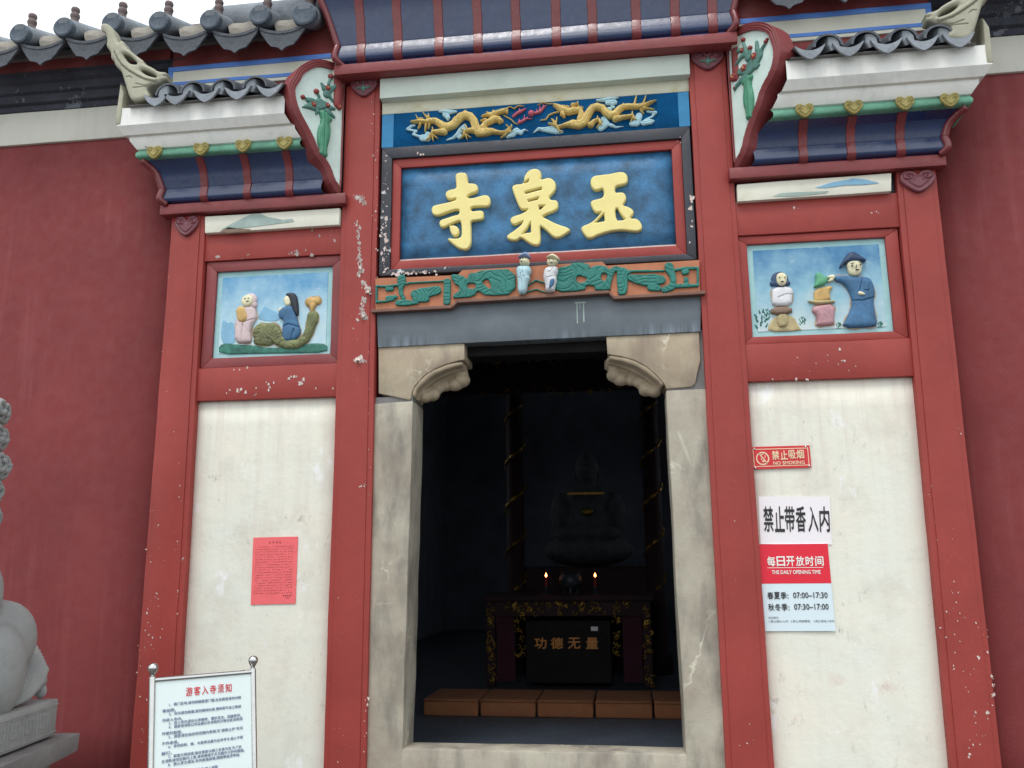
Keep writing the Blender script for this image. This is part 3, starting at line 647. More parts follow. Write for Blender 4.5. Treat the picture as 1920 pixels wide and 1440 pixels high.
# ================================================================== SIDE PENT ROOFS
def hrz(side, x): return x if side == 0 else 2*XC-x
def pent_roof(side):
    dz = 0 if side == 0 else -.042
    lab = ('pent roof over the left bay with the tall curled stucco finial at its outer corner', 'pent roof over the right bay beside the cropped stucco finial')[side]
    rf = thing('pent_roof', lab, 'roof', (hrz(side, -2.6), 0, 4.2), 'tiled pent roofs over the side bays')
    xin = -2.02; xo = -3.285
    A, B = (xo, xin) if side == 0 else (hrz(1, xin), hrz(1, xo))
    zt = 4.50+dz
    prof = [(.052, 4.207), (.076, 4.220), (.088, 4.240), (.087, 4.262), (.083, 4.285), (.077, 4.312), (.079, 4.318), (.095, 4.37), (.115, 4.425+dz*.5), (.152, 4.468+dz*.8), (.19, zt)]
    pxs = ((383, 360), (464, 352), (543, 345)) if side == 0 else ((1508, 312), (1598, 305), (1691, 296))
    ribs = [WX(x, y, -.08) for x, y in pxs]
    cove(rf, A, B, prof, ribs, 'A' if side == 0 else 'B', 0, ribw=.062, splay=.84)
    # stepped green moulding and white cornice with a mitred outer return
    def ret(profile, name, mat, bev=0, sm=.5):
        d0 = .055
        def put(q, t):
            d, z = q; z += dz
            x = {'i': xin-(d+.01)*.84, 'c': xo-(d-d0), 'r': xo-(d-d0)}[t]; y = .1 if t == 'r' else -d
            return Vector((hrz(side, x), y, z))
        return MB().sweep(profile, ['i', 'c', 'r'], put).build(name, mat, rf, smooth=sm)
    ret(spline([(.185, 4.497), (.218, 4.508), (.226, 4.535), (.212, 4.562), (.205, 4.566)], 4), 'green_moulding', m_mint, sm=1.2)
    ret([(.205, 4.566), (.222, 4.572), (.258, 4.622), (.262, 4.648), (.286, 4.652), (.322, 4.706), (.325, 4.71), (.325, 4.845), (.10, 4.90)], 'white_cornice', m_cornice)
    hx = [WX(x, y, -.23) for x, y in (((378, 272), (457, 266), (534, 263), (291, 276)) if side == 0 else ((1507, 192), (1599, 187), (1695, 180), (1779, 177)))]
    for k, x in enumerate(hx):
        heart('yellow_heart', x, 4.528+dz, .118, .105, -.226, m_heartY, rf)
    # tiles
    zb = 4.845+dz; pitch = .199
    n = 6; xs = [-3.30+pitch*k for k in range(n)]
    if side == 0: cx = [WX(x, y, -.40) for x, y in ((290, 208), (328, 205), (384, 200), (444, 191), (504, 184))]
    else: cx = [WX(x, y, -.40) for x, y in ((1520, 104), (1592, 99), (1664, 93), (1732, 86), (1799, 77))]
    cx = sorted(cx, key=lambda v: v if side == 0 else -v)
    fixed = []
    # drip tiles: a crescent front with a pointed chin, and the pan behind it
    def drip(name, x, y, z, w, drop, mat, parent, depth=.34, rise=.13):
        mb = MB(); N = 10; th = .018
        top, bot = [], []
        for i in range(N+1):
            t = -1+2*i/N; top.append((x+t*w/2, z-.040*(1-t*t))); bot.append((x+t*w/2*.985, z-.010-drop*(1-abs(t)**2.3)-.010*max(0, 1-abs(t)*3)))
        front = top+bot[::-1]
        mb.prism([(a, y, b) for a, b in front], (0, th, 0))
        rows = [[mb.bm.verts.new((a, yy, b+dzz)) for a, b in top] for yy, dzz in ((y+.004, 0), (y+depth, rise))]
        for i in range(N): mb.bm.faces.new((rows[0][i], rows[0][i+1], rows[1][i+1], rows[1][i]))
        return mb.build(name, mat, parent, smooth=.7)
    for x in cx: drip('drip_tile', x, -.405, zb+.052, .188, .082, m_tiletop, rf)  # paler tile colour paints in the brightness of sky-facing fronts
    for a, b in zip(cx, cx[1:]+[cx[-1]+(cx[-1]-cx[-2])]):
        x = (a+b)/2 if True else a
        if (side == 0 and x > -2.44) or (side == 1 and x < 1.24): continue
        mb = MB(); N = 12; r = .094; zc = zb+.045
        def arc(rr, y, z): return [mb.bm.verts.new((x+rr*math.cos(math.pi*i/N), y, z+.95*rr*math.sin(math.pi*i/N))) for i in range(N+1)]
        o0, o1 = arc(r, -.385, zc), arc(r, -.08, zc+.12); i0, i1 = arc(r-.015, -.385, zc), arc(r-.018, -.17, zc+.085)
        for i in range(N):
            mb.bm.faces.new((o0[i], o0[i+1], o1[i+1], o1[i])); mb.bm.faces.new((o0[i], i0[i], i0[i+1], o0[i+1])); mb.bm.faces.new((i0[i], i1[i], i1[i+1], i0[i+1]))
        ct = mb.build('cover_tile', m_tile, rf, smooth=.7)
        sg = 1 if side == 0 else -1
        MB().prism([(x-sg*.075, -.375, zc-.01), (x-sg*.072, -.375, zc+.04), (x-sg*.045, -.375, zc+.072), (x-sg*.005, -.37, zc+.078), (x-sg*.0, -.36, zc+.02), (x-sg*.02, -.37, zc-.03)], (sg*.05, .16, .06)).build('lit_inner_wedge', m_tiletop, ct, jig=.008, bevel=.006)  # pale wedge stands in for the lit inner side of the hollow
        MB().prism([(x+.08*math.cos(math.pi*k/8), -.19, zc+.075+.075*math.sin(math.pi*k/8)) for k in range(9)]+[(x-.08, -.19, zc+.0), (x+.08, -.19, zc+.0)][::1], (0, .02, 0)).build('shade_back', m_dark, ct)  # dark cap stands in for the shade deep inside the tile
    # bed under the tiles
    tb = MB(); xo_ = hrz(side, xin-1.44); P0 = [(-.36, zb-.004), (-.36, zb-.001), (-.06, zb+.10), (.1, zb+.10), (.1, zb-.004)]
    tb.sweep(P0+P0[:1], ['i', 'o'], lambda q, t: Vector((xo_ if t == 'o' else hrz(side, xin+(min(q[0], 0)-.01)*.84), q[0], q[1]))); tb.build('tile_bed', m_slab, rf)
    # ridge panel with blue border
    if side == 0: c = [(318, 127), (645, 101), (645, 132), (320, 157)]
    else: c = [(1385, 38), (1744, 7), (1744, 47), (1400, 72)]
    Yr = -.10; q = quad(c, Yr)
    if side == 0: x0, x1 = q[0][0], -1.99
    else: x0, x1 = .80, q[1][0]
    zz0, zz1 = min(q[2][2], q[3][2])-.035, (q[0][2]+q[1][2])/2
    MB().box(x0, x1, Yr, .1, zz0, zz1).build('ridge_panel', m_panelwhite, rf, bevel=.004, cut=.2, jig=.003, smooth=.6)
    bw = .034
    if side == 0: brd = [(x0-.004, x1-.06, zz1-bw, zz1+.004), (x0-.004, x1-.3, zz0+.025, zz0+.025+bw*.8), (x0-.004, x0+bw, zz0-.004, zz1)]
    else: brd = [(x0+.06, x1+.004, zz1-bw, zz1+.004), (x0+.3, x1+.004, zz0+.025, zz0+.025+bw*.8), (x1-bw, x1+.004, zz0-.004, zz1)]
    for i, (a, b, z0, z1) in enumerate(brd): MB().box(a, b, Yr-.008+i*.0015, Yr+.02, z0, z1).build('blue_border', m_lightblue, rf, bevel=.003, cut=.15, jig=.003, smooth=.6)
    xa = x1-.06 if side == 0 else x0+.06; sx = 1 if side == 0 else -1
    MB().prism([(xa, Yr-.008, zz1+.004), (xa+sx*.13, Yr-.008, zz1-.075), (xa+sx*.13, Yr-.008, zz1-.115), (xa, Yr-.008, zz1-bw)], (0, .03, 0)).build('blue_border', m_lightblue, rf, bevel=.003)
    # curled stucco finial at the outer corner
    Ya = -.36; pa = pf(180, 30, 7.58, Ya)
    mir = (lambda p: (hrz(side, p[0]), p[1]+dz)) if side else (lambda p: p)
    out = [(100, 130), (80, 190), (110, 240), (150, 260), (175, 330), (180, 390), (160, 440), (215, 510), (235, 560), (230, 620), (280, 660), (290, 720), (345, 770), (385, 810), (440, 1000), (500, 1190), (560, 1230), (640, 1225), (750, 1190), (785, 1140), (725, 1050), (800, 995), (900, 975), (960, 935), (1015, 915), (1020, 870), (975, 880), (1020, 855), (1020, 815), (900, 810), (820, 750), (700, 700), (690, 650), (600, 590), (520, 520), (440, 470), (405, 380), (375, 362), (340, 415), (300, 320), (270, 230), (220, 150), (160, 122)]
    h1 = [(395, 560), (430, 625), (475, 680), (530, 705), (615, 708), (580, 650), (500, 580), (440, 558)]
    h2 = [(642, 785), (680, 825), (760, 872), (893, 903), (860, 850), (780, 805), (700, 780)]
    Fp = f_sub(f_poly([mir(pa(p)) for p in out], 1), f_poly([mir(pa(p)) for p in h1], 1), f_poly([mir(pa(p)) for p in h2], 1))
    line = f_stroke([[(*mir(pa(p)), .004) for p in ((290, 540), (340, 640), (400, 730), (500, 810), (620, 880), (740, 940), (860, 960))],
                     [(*mir(pa(p)), .0025) for p in ((600, 990), (680, 1010), (750, 1015))], [(*mir(pa(p)), .0025) for p in ((560, 1045), (650, 1040), (740, 1030))], [(*mir(pa(p)), .0025) for p in ((460, 890), (500, 885), (540, 910))]])
    rib1 = f_stroke([[(*mir(pa(p)), .012) for p in ((330, 560), (390, 680), (480, 760), (600, 840), (740, 900), (880, 935))]])
    relief('curled_finial', Fp, FRONT(Ya), m_scroll, rf, h=.03, r=.03, edge=.35, back=.07, step=.005,
           extra=lambda x, y, f: np.where(line(x, y) > 0, -.012, 0.)+np.where(rib1(x, y) > 0, .008, 0.))
    vx = hrz(side, WX(226, 178, -.33)); w = .022
    vb = MB().prism([(vx-w, -.33, zb-.13), (vx+w, -.33, zb-.13), (vx+w, -.33, zb+.12), (vx-w*.6, -.33, zb+.20)], (0, .22, .05))
    vb.build('verge_board', m_scroll, rf, bevel=.01, cut=.1, jig=.006, smooth=.6)
    return rf
for s in (0, 1): pent_roof(s)
# red upper walls behind the pent roofs
MB().box(-3.32, -1.99, -.085, .128, 4.86, 5.60).build('upper_wall', m_red_top, gate, bevel=.04, cut=.15, jig=.006, smooth=.8, seg=3)
MB().box(.80, 2.12, -.085, .128, 4.82, 5.60).build('upper_wall', m_red_top, gate, bevel=.04, cut=.15, jig=.006, smooth=.8, seg=3)

# ================================================================== WING WALLS with tiled eaves
def wing(side):
    lab = ('dark red wing wall to the left of the gate with full row of tiled eaves under the sky', 'dark red wing wall to the right of the gate, tiles cropped by the frame')[side]
    w = thing('wing_wall', lab, 'wall', (hrz(side, -5.5), .1, 0), 'walls flanking the gate')
    dz = 0 if side == 0 else -.022
    X = lambda a, b: sorted((hrz(side, a), hrz(side, b)))
    x0, x1 = X(-9.5, -3.2)
    MB().box(x0, x1, .12, .40, 0, 5.5).build('wall_face', m_wall, w, cut=.6, jig=.006, smooth=True)
    MB().box(x0, x1, .095, .14, 4.858+dz, 5.128+dz).build('white_band', m_band, w, bevel=.004, cut=.3, jig=.004, smooth=.6)
    def put(q, x): return Vector((x, -q[0], q[1]+dz))
    MB().sweep([(-.10, 5.129), (-.082, 5.13), (-.075, 5.17), (-.04, 5.178), (-.03, 5.235), (.0, 5.245), (.015, 5.30), (.05, 5.315), (.06, 5.352), (.09, 5.356), (.09, 5.362), (-.1, 5.37)],
               [x0+(x1-x0)*k/20 for k in range(21)], put).build('black_moulding', m_moulding, w, jig=.004, smooth=.5)
    xf0, xf1 = X(-9.5, -3.325)
    MB().box(xf0, xf1, -.088, .13, 5.363+dz, 5.62+dz).build('fascia', m_red_top, w, bevel=.004, cut=.3, jig=.004, smooth=.6)
    xs = [WX(x, y, -.30) for x, y in ((38, 64), (120, 52), (211, 43), (299, 41), (395, 38), (488, 29), (571, 27))]
    zs = [WZ(x, y, -.30) for x, y in ((38, 64), (120, 52), (211, 43), (299, 41), (395, 38), (488, 29), (571, 27))]
    xs = [xs[0]-.375*k for k in range(6, 0, -1)]+xs; zs = [zs[0]-.01*k for k in range(6, 0, -1)]+zs
    sl = .42
    proto = None
    for i, (x, z) in enumerate(zip(xs, zs)):
        mb = MB(); r = .074
        mb.tube([(0, 0, 0), (0, .03, .012), (0, .62, .62*sl)], [r, r, r], 18); t = None
        if proto is None:
            t = mb.build('cover_tile', m_tiletop, w, smooth=.7); t.data.transform(Matrix.Translation(wloc(w)))
            d = MB(); prof = [(.0, -.012), (.05, -.013), (.058, -.018), (.066, -.02), (.078, -.014), (.079, .03), (.0, .032)]
            d.lathe(prof, (0, 0, 0), 24, 'Y'); e = d.build('tile_end_disc', m_disc, t, smooth=.6); e.data.transform(Matrix.Translation(wloc(t)))
            k = MB(); k.lathe([(.001, .0), (.034, 0), (.034, .03), (.026, .045), (.030, .055), (.036, .075), (.030, .095), (.022, .10), (.028, .108), (.033, .125), (.028, .142), (.015, .15), (.001, .15)], (0, .11, .07+.11*sl*.5), 14)
            e = k.build('tile_knob', m_knob, t, smooth=True); e.data.transform(Matrix.Translation(wloc(t)))
            proto = t
        else: mb.bm.free(); t = dup(proto, None, w)
        t.location = Vector((hrz(side, x), -.30, z+dz))-wloc(w)
        if i == len(xs)-1: t.scale = (1.16, 1, 1.16)
    # pans and drip tiles between the cover tiles
    mb = MB(); N = 12; wd, drop, th = .37, .135, .02
    top, bot = [], []
    for i in range(N+1):
        t = -1+2*i/N; top.append((t*wd/2*.93, -.045*(1-t*t))); bot.append((t*wd/2*.9, -.04-drop*(1-abs(t)**2.3)*(1-.09*math.sin(abs(t)*9))-.022*max(0, 1-abs(t)*3)))
    rows_f = top+bot[::-1]; mb.prism([(a, 0, b) for a, b in rows_f], (0, th, .006))
    rim = [(a, b-.022) for a, b in top]
    for i in range(N): mb.poly([(top[i][0], -.006, top[i][1]), (top[i+1][0], -.006, top[i+1][1]), (rim[i+1][0], -.006, rim[i+1][1]), (rim[i][0], -.006, rim[i][1])])
    rr = [[mb.bm.verts.new((a, yy, b+yy*sl)) for a, b in top] for yy in (.004, .62)]
    for i in range(N): mb.bm.faces.new((rr[0][i], rr[0][i+1], rr[1][i+1], rr[1][i]))
    p0 = mb.build('drip_tile', m_tile, w, smooth=.7); p0.data.transform(Matrix.Translation(wloc(w)))
    mo = MB(); mo.prism([(-.10, .10, .02), (.10, .10, .02), (.11, .10, .10), (-.11, .10, .10)], (0, .35, .35*sl)).build('mortar_fill', m_mortar, p0, cut=.04, jig=.035)
    p0.children[0].data.transform(Matrix.Translation(wloc(p0)))
    for i in range(len(xs)-1):
        p = p0 if i == 0 else dup(p0, None, w)
        p.location = Vector((hrz(side, (xs[i]+xs[i+1])/2), -.285, (zs[i]+zs[i+1])/2-.075+dz))-wloc(w)
    # tile bed, top ridge
    a, b = X(-9.5, -2.3)
    MB().prism([(a, -.12, 5.50+dz), (a, .33, 5.50+.45*sl+dz), (a, .40, 5.50+.45*sl+dz), (a, .40, 5.45+dz), (a, -.12, 5.45+dz)], (b-a, 0, 0)).build('tile_bed', m_slab, w)
    a, b = X(-9.5, -3.02)
    MB().tube([(a, .36, 5.90+dz), (b, .36, 5.90+dz)], .05, 10).build('ridge_pole', m_knob, w, cut=.3, jig=.01, smooth=True)
    a, b = X(-3.02, -2.02)
    MB().tube([(a, .02, 5.70+dz), (b, .02, 5.70+dz)], .125, 20).build('ridge_tile', m_tiletop, w, bevel=.01, smooth=.7)
    return w
for s in (0, 1): wing(s)

# ================================================================== EAR-SHAPED PLAQUES
def plaque(side):
    lab = ('ear-shaped plaque with the fuller green vase of red flowers, left of the gate centre', 'ear-shaped plaque with the slender green vase and leaning red flowers, right of the gate centre')[side]
    xe = (-1.995, .795)[side]; a = math.radians(50); sx = -1 if side == 0 else 1
    eu = np.array([sx*math.cos(a), -math.sin(a), 0.]); ev = np.array([0, 0, 1.]); en = np.array([-sx*math.sin(a), -math.cos(a), 0.])
    th = .03; O = np.array([xe, -.012, 0.])+en*.0
    ox, oy, sc = ((520, 100, 5.14), (1350, 30, 4.647))[side]
    def q(p, off=0.):
        d = ray(ox+p[0]/sc, oy+p[1]/sc); n = en; O2 = O+en*off; t = ((O2-CAM)@n)/(d@n); w = CAM+d*t-O
        r = [float(w@eu), float(w[2])]
        if len(p) > 2:
            d = ray(ox+(p[0]+p[2])/sc, oy+p[1]/sc); t = ((O2-CAM)@n)/(d@n); w2 = CAM+d*t-O; r.append(math.hypot(w2@eu-r[0], w2[2]-r[1])*.85)
        return tuple(r)
    fr = (O, eu, ev, en)
    root = thing('vase_plaque', lab, 'plaque', (xe, -.1, 4.4), 'ear-shaped vase plaques')
    if side == 0:
        wpoly = [(655, 260), (575, 190), (470, 150), (380, 135), (320, 155), (235, 205), (200, 280), (150, 350), (155, 440), (190, 560), (260, 690), (320, 800), (380, 950), (460, 1050), (500, 1120), (530, 1220), (570, 1280), (632, 1330), (640, 900), (655, 500)]
    else:
        wpoly = [(55, 300), (130, 205), (200, 160), (330, 122), (440, 155), (470, 230), (494, 310), (490, 400), (460, 500), (380, 640), (340, 780), (290, 900), (240, 1040), (215, 1170), (160, 1270), (112, 1310), (95, 1000), (70, 600)]
    wp = [q(p) for p in wpoly]; wp = [(max(.002, u) if True else u, v) for u, v in wp]
    Fw = f_poly(wp, 1)
    def Fb(x, y): return np.minimum(np.minimum(Fw(x, y)+.052, x+.001), .002-Fw(x, y))
    Fb.bb = (-.0, Fw.bb[1]+.06, Fw.bb[2]-.06, Fw.bb[3]+.06)
    def rim(x, y, f):
        d = -Fw(x, y)
        return .020+.005*np.cos(d*2*math.pi/.0165)
    relief('border', Fb, fr, m_red_old, root, h=.012, r=.010, edge=.4, back=.12, step=.004, extra=rim)
    relief('board', f_poly(wp, 1), (O, eu, ev, en), m_plaque, root, h=.002, r=.01, back=.11, step=.02)
    relief('panel', Fw, (O+en*.0125, eu, ev, en), m_plaque, root, h=.002, r=.01, edge=.5, step=.01)
    lift = (O+en*.014, eu, ev, en)
    Q = lambda pts: [q(p, .014) for p in pts]; QS = lambda sts: [[q(p, .014) for p in st] for st in sts]
    if side == 0:
        vase = f_poly(Q([(395, 560), (440, 550), (530, 640), (515, 670), (495, 665), (508, 740), (500, 830), (470, 930), (480, 1010), (440, 1010), (385, 970), (395, 915), (380, 840), (382, 740), (420, 650), (405, 600)]), 1)
        leaf = [[(470, 500, 30), (410, 490, 55), (340, 510, 45), (270, 515, 18), (240, 518, 6)], [(340, 470, 35), (290, 450, 25)], [(380, 560, 25), (370, 590, 6)], [(450, 340, 28), (420, 290, 8)], [(470, 400, 34), (500, 350, 34), (545, 330, 18), (560, 310, 10)], [(490, 400, 22), (535, 470, 8)], [(490, 300, 14), (510, 240, 12)], [(500, 525, 28), (550, 540, 10)], [(400, 420, 14), (380, 380, 10)], [(265, 430, 8), (285, 460, 10)], [(480, 560, 30), (545, 620, 12)]]
        buds = [(510, 228, 26), (372, 372, 27), (242, 425, 22)]; fl = [(475, 342, 30), (340, 500, 30), (475, 508, 28), (590, 525, 28)]
    else:
        vase = f_poly(Q([(195, 590), (210, 560), (285, 505), (295, 530), (275, 580), (300, 690), (302, 780), (300, 860), (300, 890), (235, 920), (240, 860), (215, 780), (213, 690), (222, 620), (205, 610)]), 1)
        leaf = [[(230, 540, 30), (190, 560, 22), (150, 610, 14), (130, 650, 6)], [(180, 490, 26), (260, 460, 50), (310, 400, 45), (340, 350, 40), (370, 290, 14), (400, 240, 10)], [(330, 300, 18), (325, 230, 12)], [(230, 330, 28), (190, 360, 16), (140, 435, 8)], [(250, 370, 26), (225, 300, 16), (210, 240, 10)], [(170, 305, 20)], [(265, 340, 12), (265, 290, 12)], [(320, 450, 16), (345, 425, 8)]]
        buds = [(208, 210, 17), (267, 282, 18), (405, 228, 15), (135, 630, 12), (418, 205, 10)]; fl = [(310, 355, 30), (222, 458, 30), (125, 540, 30), (205, 305, 20)]
    vc = Q([(440, 560), (440, 1000)] if side == 0 else [(250, 560), (265, 890)])
    cu = (vc[0][0]+vc[1][0])/2
    relief('vase', vase, lift, m_vase, root, h=.03, r=.028, edge=.25, step=.004, extra=lambda x, y, f: -.004*(np.cos((x-cu)*2*math.pi/.03) > .75))
    relief('foliage', f_stroke(QS(leaf)), lift, m_leaf, root, h=.018, r=.016, edge=.3, step=.004)
    for b in buds: relief('bud', f_stroke([Q([b])]), lift, m_flower, root, h=.024, r=.02, edge=.4, step=.004)
    for x, y, r in fl:
        c0 = q((x, y, r), .014); R = c0[2]
        pet = [[(c0[0]+R*.55*math.cos(t), c0[1]+R*.55*math.sin(t), R*.42)] for t in [k*2*math.pi/5+.3 for k in range(5)]]
        o = relief('flower', f_stroke(pet), (O+en*.026, eu, ev, en), m_flower, root, h=.014, r=.012, edge=.3, back=.012, step=.0035)
        relief('flower_heart', f_stroke([[(c0[0], c0[1], R*.28)]]), (O+en*.038, eu, ev, en), m_pollen, o, h=.006, r=.006, back=.01, step=.003)
for s in (0, 1): plaque(s)

# ================================================================== DRAGON FRIEZE
Yf = .012
fz = thing('dragon_frieze', 'blue frieze with two golden dragons chasing a flaming pink pearl', 'frieze', (XC, .02, 4.6))
fx0, fx1 = WX(716, 245, Yf), WX(1293, 205, Yf); zt_, zb_ = WZ(1000, 193.5, Yf), WZ(1000, 258.5, Yf)
MB().box(fx0, fx1, Yf, .11, zb_, zt_).build('frieze_board', m_frieze, fz, bevel=.003, cut=.3, jig=.002, smooth=.6)
for a, b in ((fx0+.002, WX(738, 245, Yf)), (WX(1272, 205, Yf), fx1-.002)): MB().box(a, b, Yf-.003, Yf+.02, zb_+.004, zt_-.004).build('end_band', m_cyan, fz)
fa, fb = pf(750, 180, 7.68, Yf), pf(990, 160, 7.385, Yf)
scale_tex = lambda x, y, f: np.where(f > .005, .005*np.abs(np.sin(x*210+y*90)*np.sin(y*230-x*90))-.0035*(np.sin(f*520) > .8), 0.)
def dragon(fn, body, limbs, whisk, lab):
    d = relief('dragon', f_or(f_stroke(SS(fn, body)), f_stroke(SS(fn, limbs))), FRONT(Yf), m_gold, fz, h=.042, r=.026, edge=.35, step=.0032, extra=scale_tex, label=lab)
    for wkk in whisk: relief('whisker', f_stroke(SS(fn, [wkk])), FRONT(Yf), m_gold, d, h=.018, r=.006, edge=.4, step=.003)
dragon(fa, [[(160, 385, 8), (220, 385, 20), (300, 378, 28), (380, 385, 30), (450, 372, 38), (520, 372, 42), (580, 410, 48), (640, 450, 54), (700, 458, 56), (770, 430, 58), (830, 370, 58), (880, 315, 58), (950, 290, 56), (1020, 312, 56), (1070, 370, 56), (1090, 440, 58), (1110, 500, 60), (1140, 540, 60), (1200, 540, 58), (1270, 530, 56), (1330, 520, 42), (1400, 537, 30), (1470, 545, 24), (1530, 530, 22), (1570, 490, 18)],
            [(1200, 470, 48), (1230, 420, 40), (1300, 380, 42), (1370, 345, 46), (1430, 345, 36)], [(1330, 290, 42), (1420, 250, 34), (1500, 230, 32), (1545, 205, 18), (1540, 255, 16)], [(1400, 360, 32), (1470, 372, 24), (1430, 405, 10)]],
       [[(1300, 290, 28), (1240, 290, 18), (1185, 305, 10)], [(1250, 250, 9), (1310, 275, 18)], [(1240, 360, 22), (1165, 372, 7)], [(1380, 250, 18), (1340, 225, 8)], [(640, 530, 48), (560, 530, 36), (490, 530, 24), (450, 570, 19), (420, 630, 16), (385, 652, 9)], [(470, 580, 14), (480, 655, 7)], [(490, 580, 12), (550, 622, 6)], [(470, 530, 10), (475, 462, 6)],
        [(1060, 510, 40), (1000, 510, 30), (940, 530, 22), (920, 580, 17), (890, 615, 9)], [(945, 570, 11), (970, 635, 6)], [(970, 575, 10), (1022, 608, 6)], [(930, 510, 12), (880, 488, 6)], [(970, 470, 10), (940, 420, 6)],
        [(1570, 460, 10), (1532, 425, 6)], [(1600, 465, 14), (1612, 428, 6)], [(1590, 505, 14), (1500, 590, 9), (1458, 612, 7)], [(1560, 540, 12), (1640, 520, 6)],
        [(330, 345, 16), (260, 340, 10), (235, 285, 5)], [(410, 335, 18), (365, 285, 12), (338, 250, 5)], [(420, 320, 12), (415, 268, 6)], [(300, 420, 16), (265, 485, 6)], [(380, 430, 16), (365, 525, 6)], [(430, 430, 14), (410, 485, 5)],
        [(930, 235, 8), (960, 225, 6)], [(860, 262, 8)], [(1040, 262, 8)], [(770, 350, 8), (800, 310, 6)], [(1100, 330, 7)]],
       [[(1548, 185, 7), (1560, 165, 6), (1600, 165, 6), (1640, 190, 6), (1700, 150, 6), (1780, 150, 4)], [(1500, 290, 8), (1560, 320, 7), (1610, 350, 7), (1650, 395, 7), (1700, 412, 4)]], 'golden dragon at the left, head turned to the pearl')
dragon(fb, [[(1775, 220, 4), (1690, 255, 20), (1600, 298, 32), (1500, 310, 36), (1400, 305, 36), (1320, 312, 40), (1260, 350, 46), (1210, 410, 52), (1140, 430, 52), (1080, 390, 50), (1030, 330, 48), (960, 310, 48), (890, 330, 50), (840, 400, 53), (800, 470, 56), (770, 530, 60), (700, 560, 60), (620, 550, 58), (540, 560, 33), (470, 580, 21), (420, 590, 21), (360, 560, 18), (290, 540, 11)],
            [(720, 480, 43), (740, 410, 38), (725, 360, 36), (650, 360, 46), (560, 380, 46), (480, 350, 50), (410, 310, 34), (370, 290, 22)], [(480, 410, 36), (500, 442, 20)]],
       [[(620, 290, 28), (690, 275, 15), (690, 238, 6)], [(700, 320, 20), (765, 322, 5)], [(1210, 480, 43), (1300, 460, 30), (1400, 445, 24), (1450, 430, 19), (1470, 480, 15), (1505, 492, 8)], [(1440, 440, 12), (1445, 375, 7)], [(1450, 460, 10), (1420, 520, 7)],
        [(870, 560, 43), (920, 512, 28), (980, 490, 23), (1005, 540, 20), (1025, 572, 9)], [(985, 560, 10), (950, 602, 7)], [(960, 470, 10), (965, 440, 6)], [(380, 545, 17), (350, 500, 13), (328, 478, 6)], [(390, 540, 11), (402, 458, 6)], [(410, 600, 20), (440, 655, 12), (484, 650, 6)],
        [(1470, 285, 16), (1490, 205, 13), (1502, 158, 5)], [(1590, 270, 13), (1618, 205, 10), (1630, 158, 4)], [(1600, 335, 18), (1690, 340, 11), (1745, 348, 5)], [(1560, 355, 14), (1605, 405, 5)], [(960, 265, 8)], [(1050, 290, 8), (1075, 320, 6)], [(860, 300, 8)], [(1320, 268, 8)], [(560, 320, 20), (480, 300, 12)]],
       [[(360, 270, 7), (350, 258, 6), (280, 262, 6), (210, 245, 5), (130, 285, 3)], [(420, 375, 10), (350, 395, 9), (290, 420, 9), (250, 480, 8), (175, 492, 5)]], 'golden dragon at the right, head turned to the pearl')
clouds = [(fa, [[(110, 485, 18), (170, 440, 20), (212, 430, 15)], [(120, 492, 14), (240, 512, 16), (190, 560, 16), (280, 590, 18), (330, 612, 50), (400, 620, 46)], [(400, 560, 40)]]),
          (fa, [[(570, 230, 12), (640, 230, 26), (720, 240, 34), (810, 232, 14)], [(650, 275, 36), (690, 312, 34), (690, 350, 14)]]),
          (fa, [[(680, 642, 10), (770, 612, 20), (830, 560, 28), (880, 500, 42), (935, 435, 26)], [(860, 590, 40)], [(950, 470, 24)]]),
          (fa, [[(1550, 600, 20), (1620, 560, 46), (1680, 505, 42), (1740, 540, 32), (1790, 492, 12), (1845, 512, 4)]]),
          (fb, [[(960, 215, 16), (1040, 212, 26), (1150, 192, 26), (1255, 180, 5)], [(1100, 252, 32), (1200, 242, 36), (1160, 272, 26)], [(1190, 310, 15), (1100, 325, 12), (1150, 352, 12)]]),
          (fb, [[(1050, 480, 42), (1090, 540, 42), (1010, 600, 46)], [(1150, 560, 28), (1220, 590, 14), (1325, 576, 4)]]),
          (fb, [[(1540, 430, 46), (1500, 530, 52), (1440, 540, 38)], [(1600, 530, 38), (1700, 512, 38), (1735, 502, 18)], [(1650, 372, 12), (1765, 385, 24), (1720, 440, 13), (1620, 490, 15)]]),
          (fb, [[(75, 667, 6), (150, 610, 22), (220, 622, 32), (330, 622, 56), (400, 652, 36), (470, 652, 22)]])]
for fn, st in clouds:
    F0 = f_stroke(SS(fn, st))
    relief('cloud', F0, FRONT(Yf), m_cloud, fz, h=.018, r=.014, edge=.5, step=.0035, extra=lambda x, y, f: np.where(f > .004, .0028*np.cos(f*2*math.pi/.011), 0.))
relief('pearl', f_stroke(SS(fb, [[(48, 395, 44)]])), FRONT(Yf), m_flame, fz, h=.034, r=.03, edge=.2, step=.0035)
for fn, st in ((fb, [[(105, 392, 20), (170, 370, 20), (220, 312, 16), (255, 285, 6)], [(165, 350, 10), (165, 292, 4)], [(215, 320, 10), (212, 275, 4)], [(120, 370, 8), (125, 335, 4)]]),
               (fa, [[(1635, 300, 20), (1680, 262, 20), (1740, 230, 24), (1815, 190, 6)], [(1720, 225, 10), (1722, 185, 4)], [(1660, 280, 10), (1690, 235, 6)]]),
               (fa, [[(1715, 392, 20), (1780, 362, 20), (1820, 335, 12), (1905, 335, 4)], [(1785, 350, 10), (1797, 280, 4)], [(1720, 380, 10), (1718, 340, 5)], [(1820, 340, 10), (1840, 305, 4)]])):
    relief('flame', f_stroke(SS(fn, st)), FRONT(Yf), m_flame, fz, h=.02, r=.014, edge=.4, step=.0032)

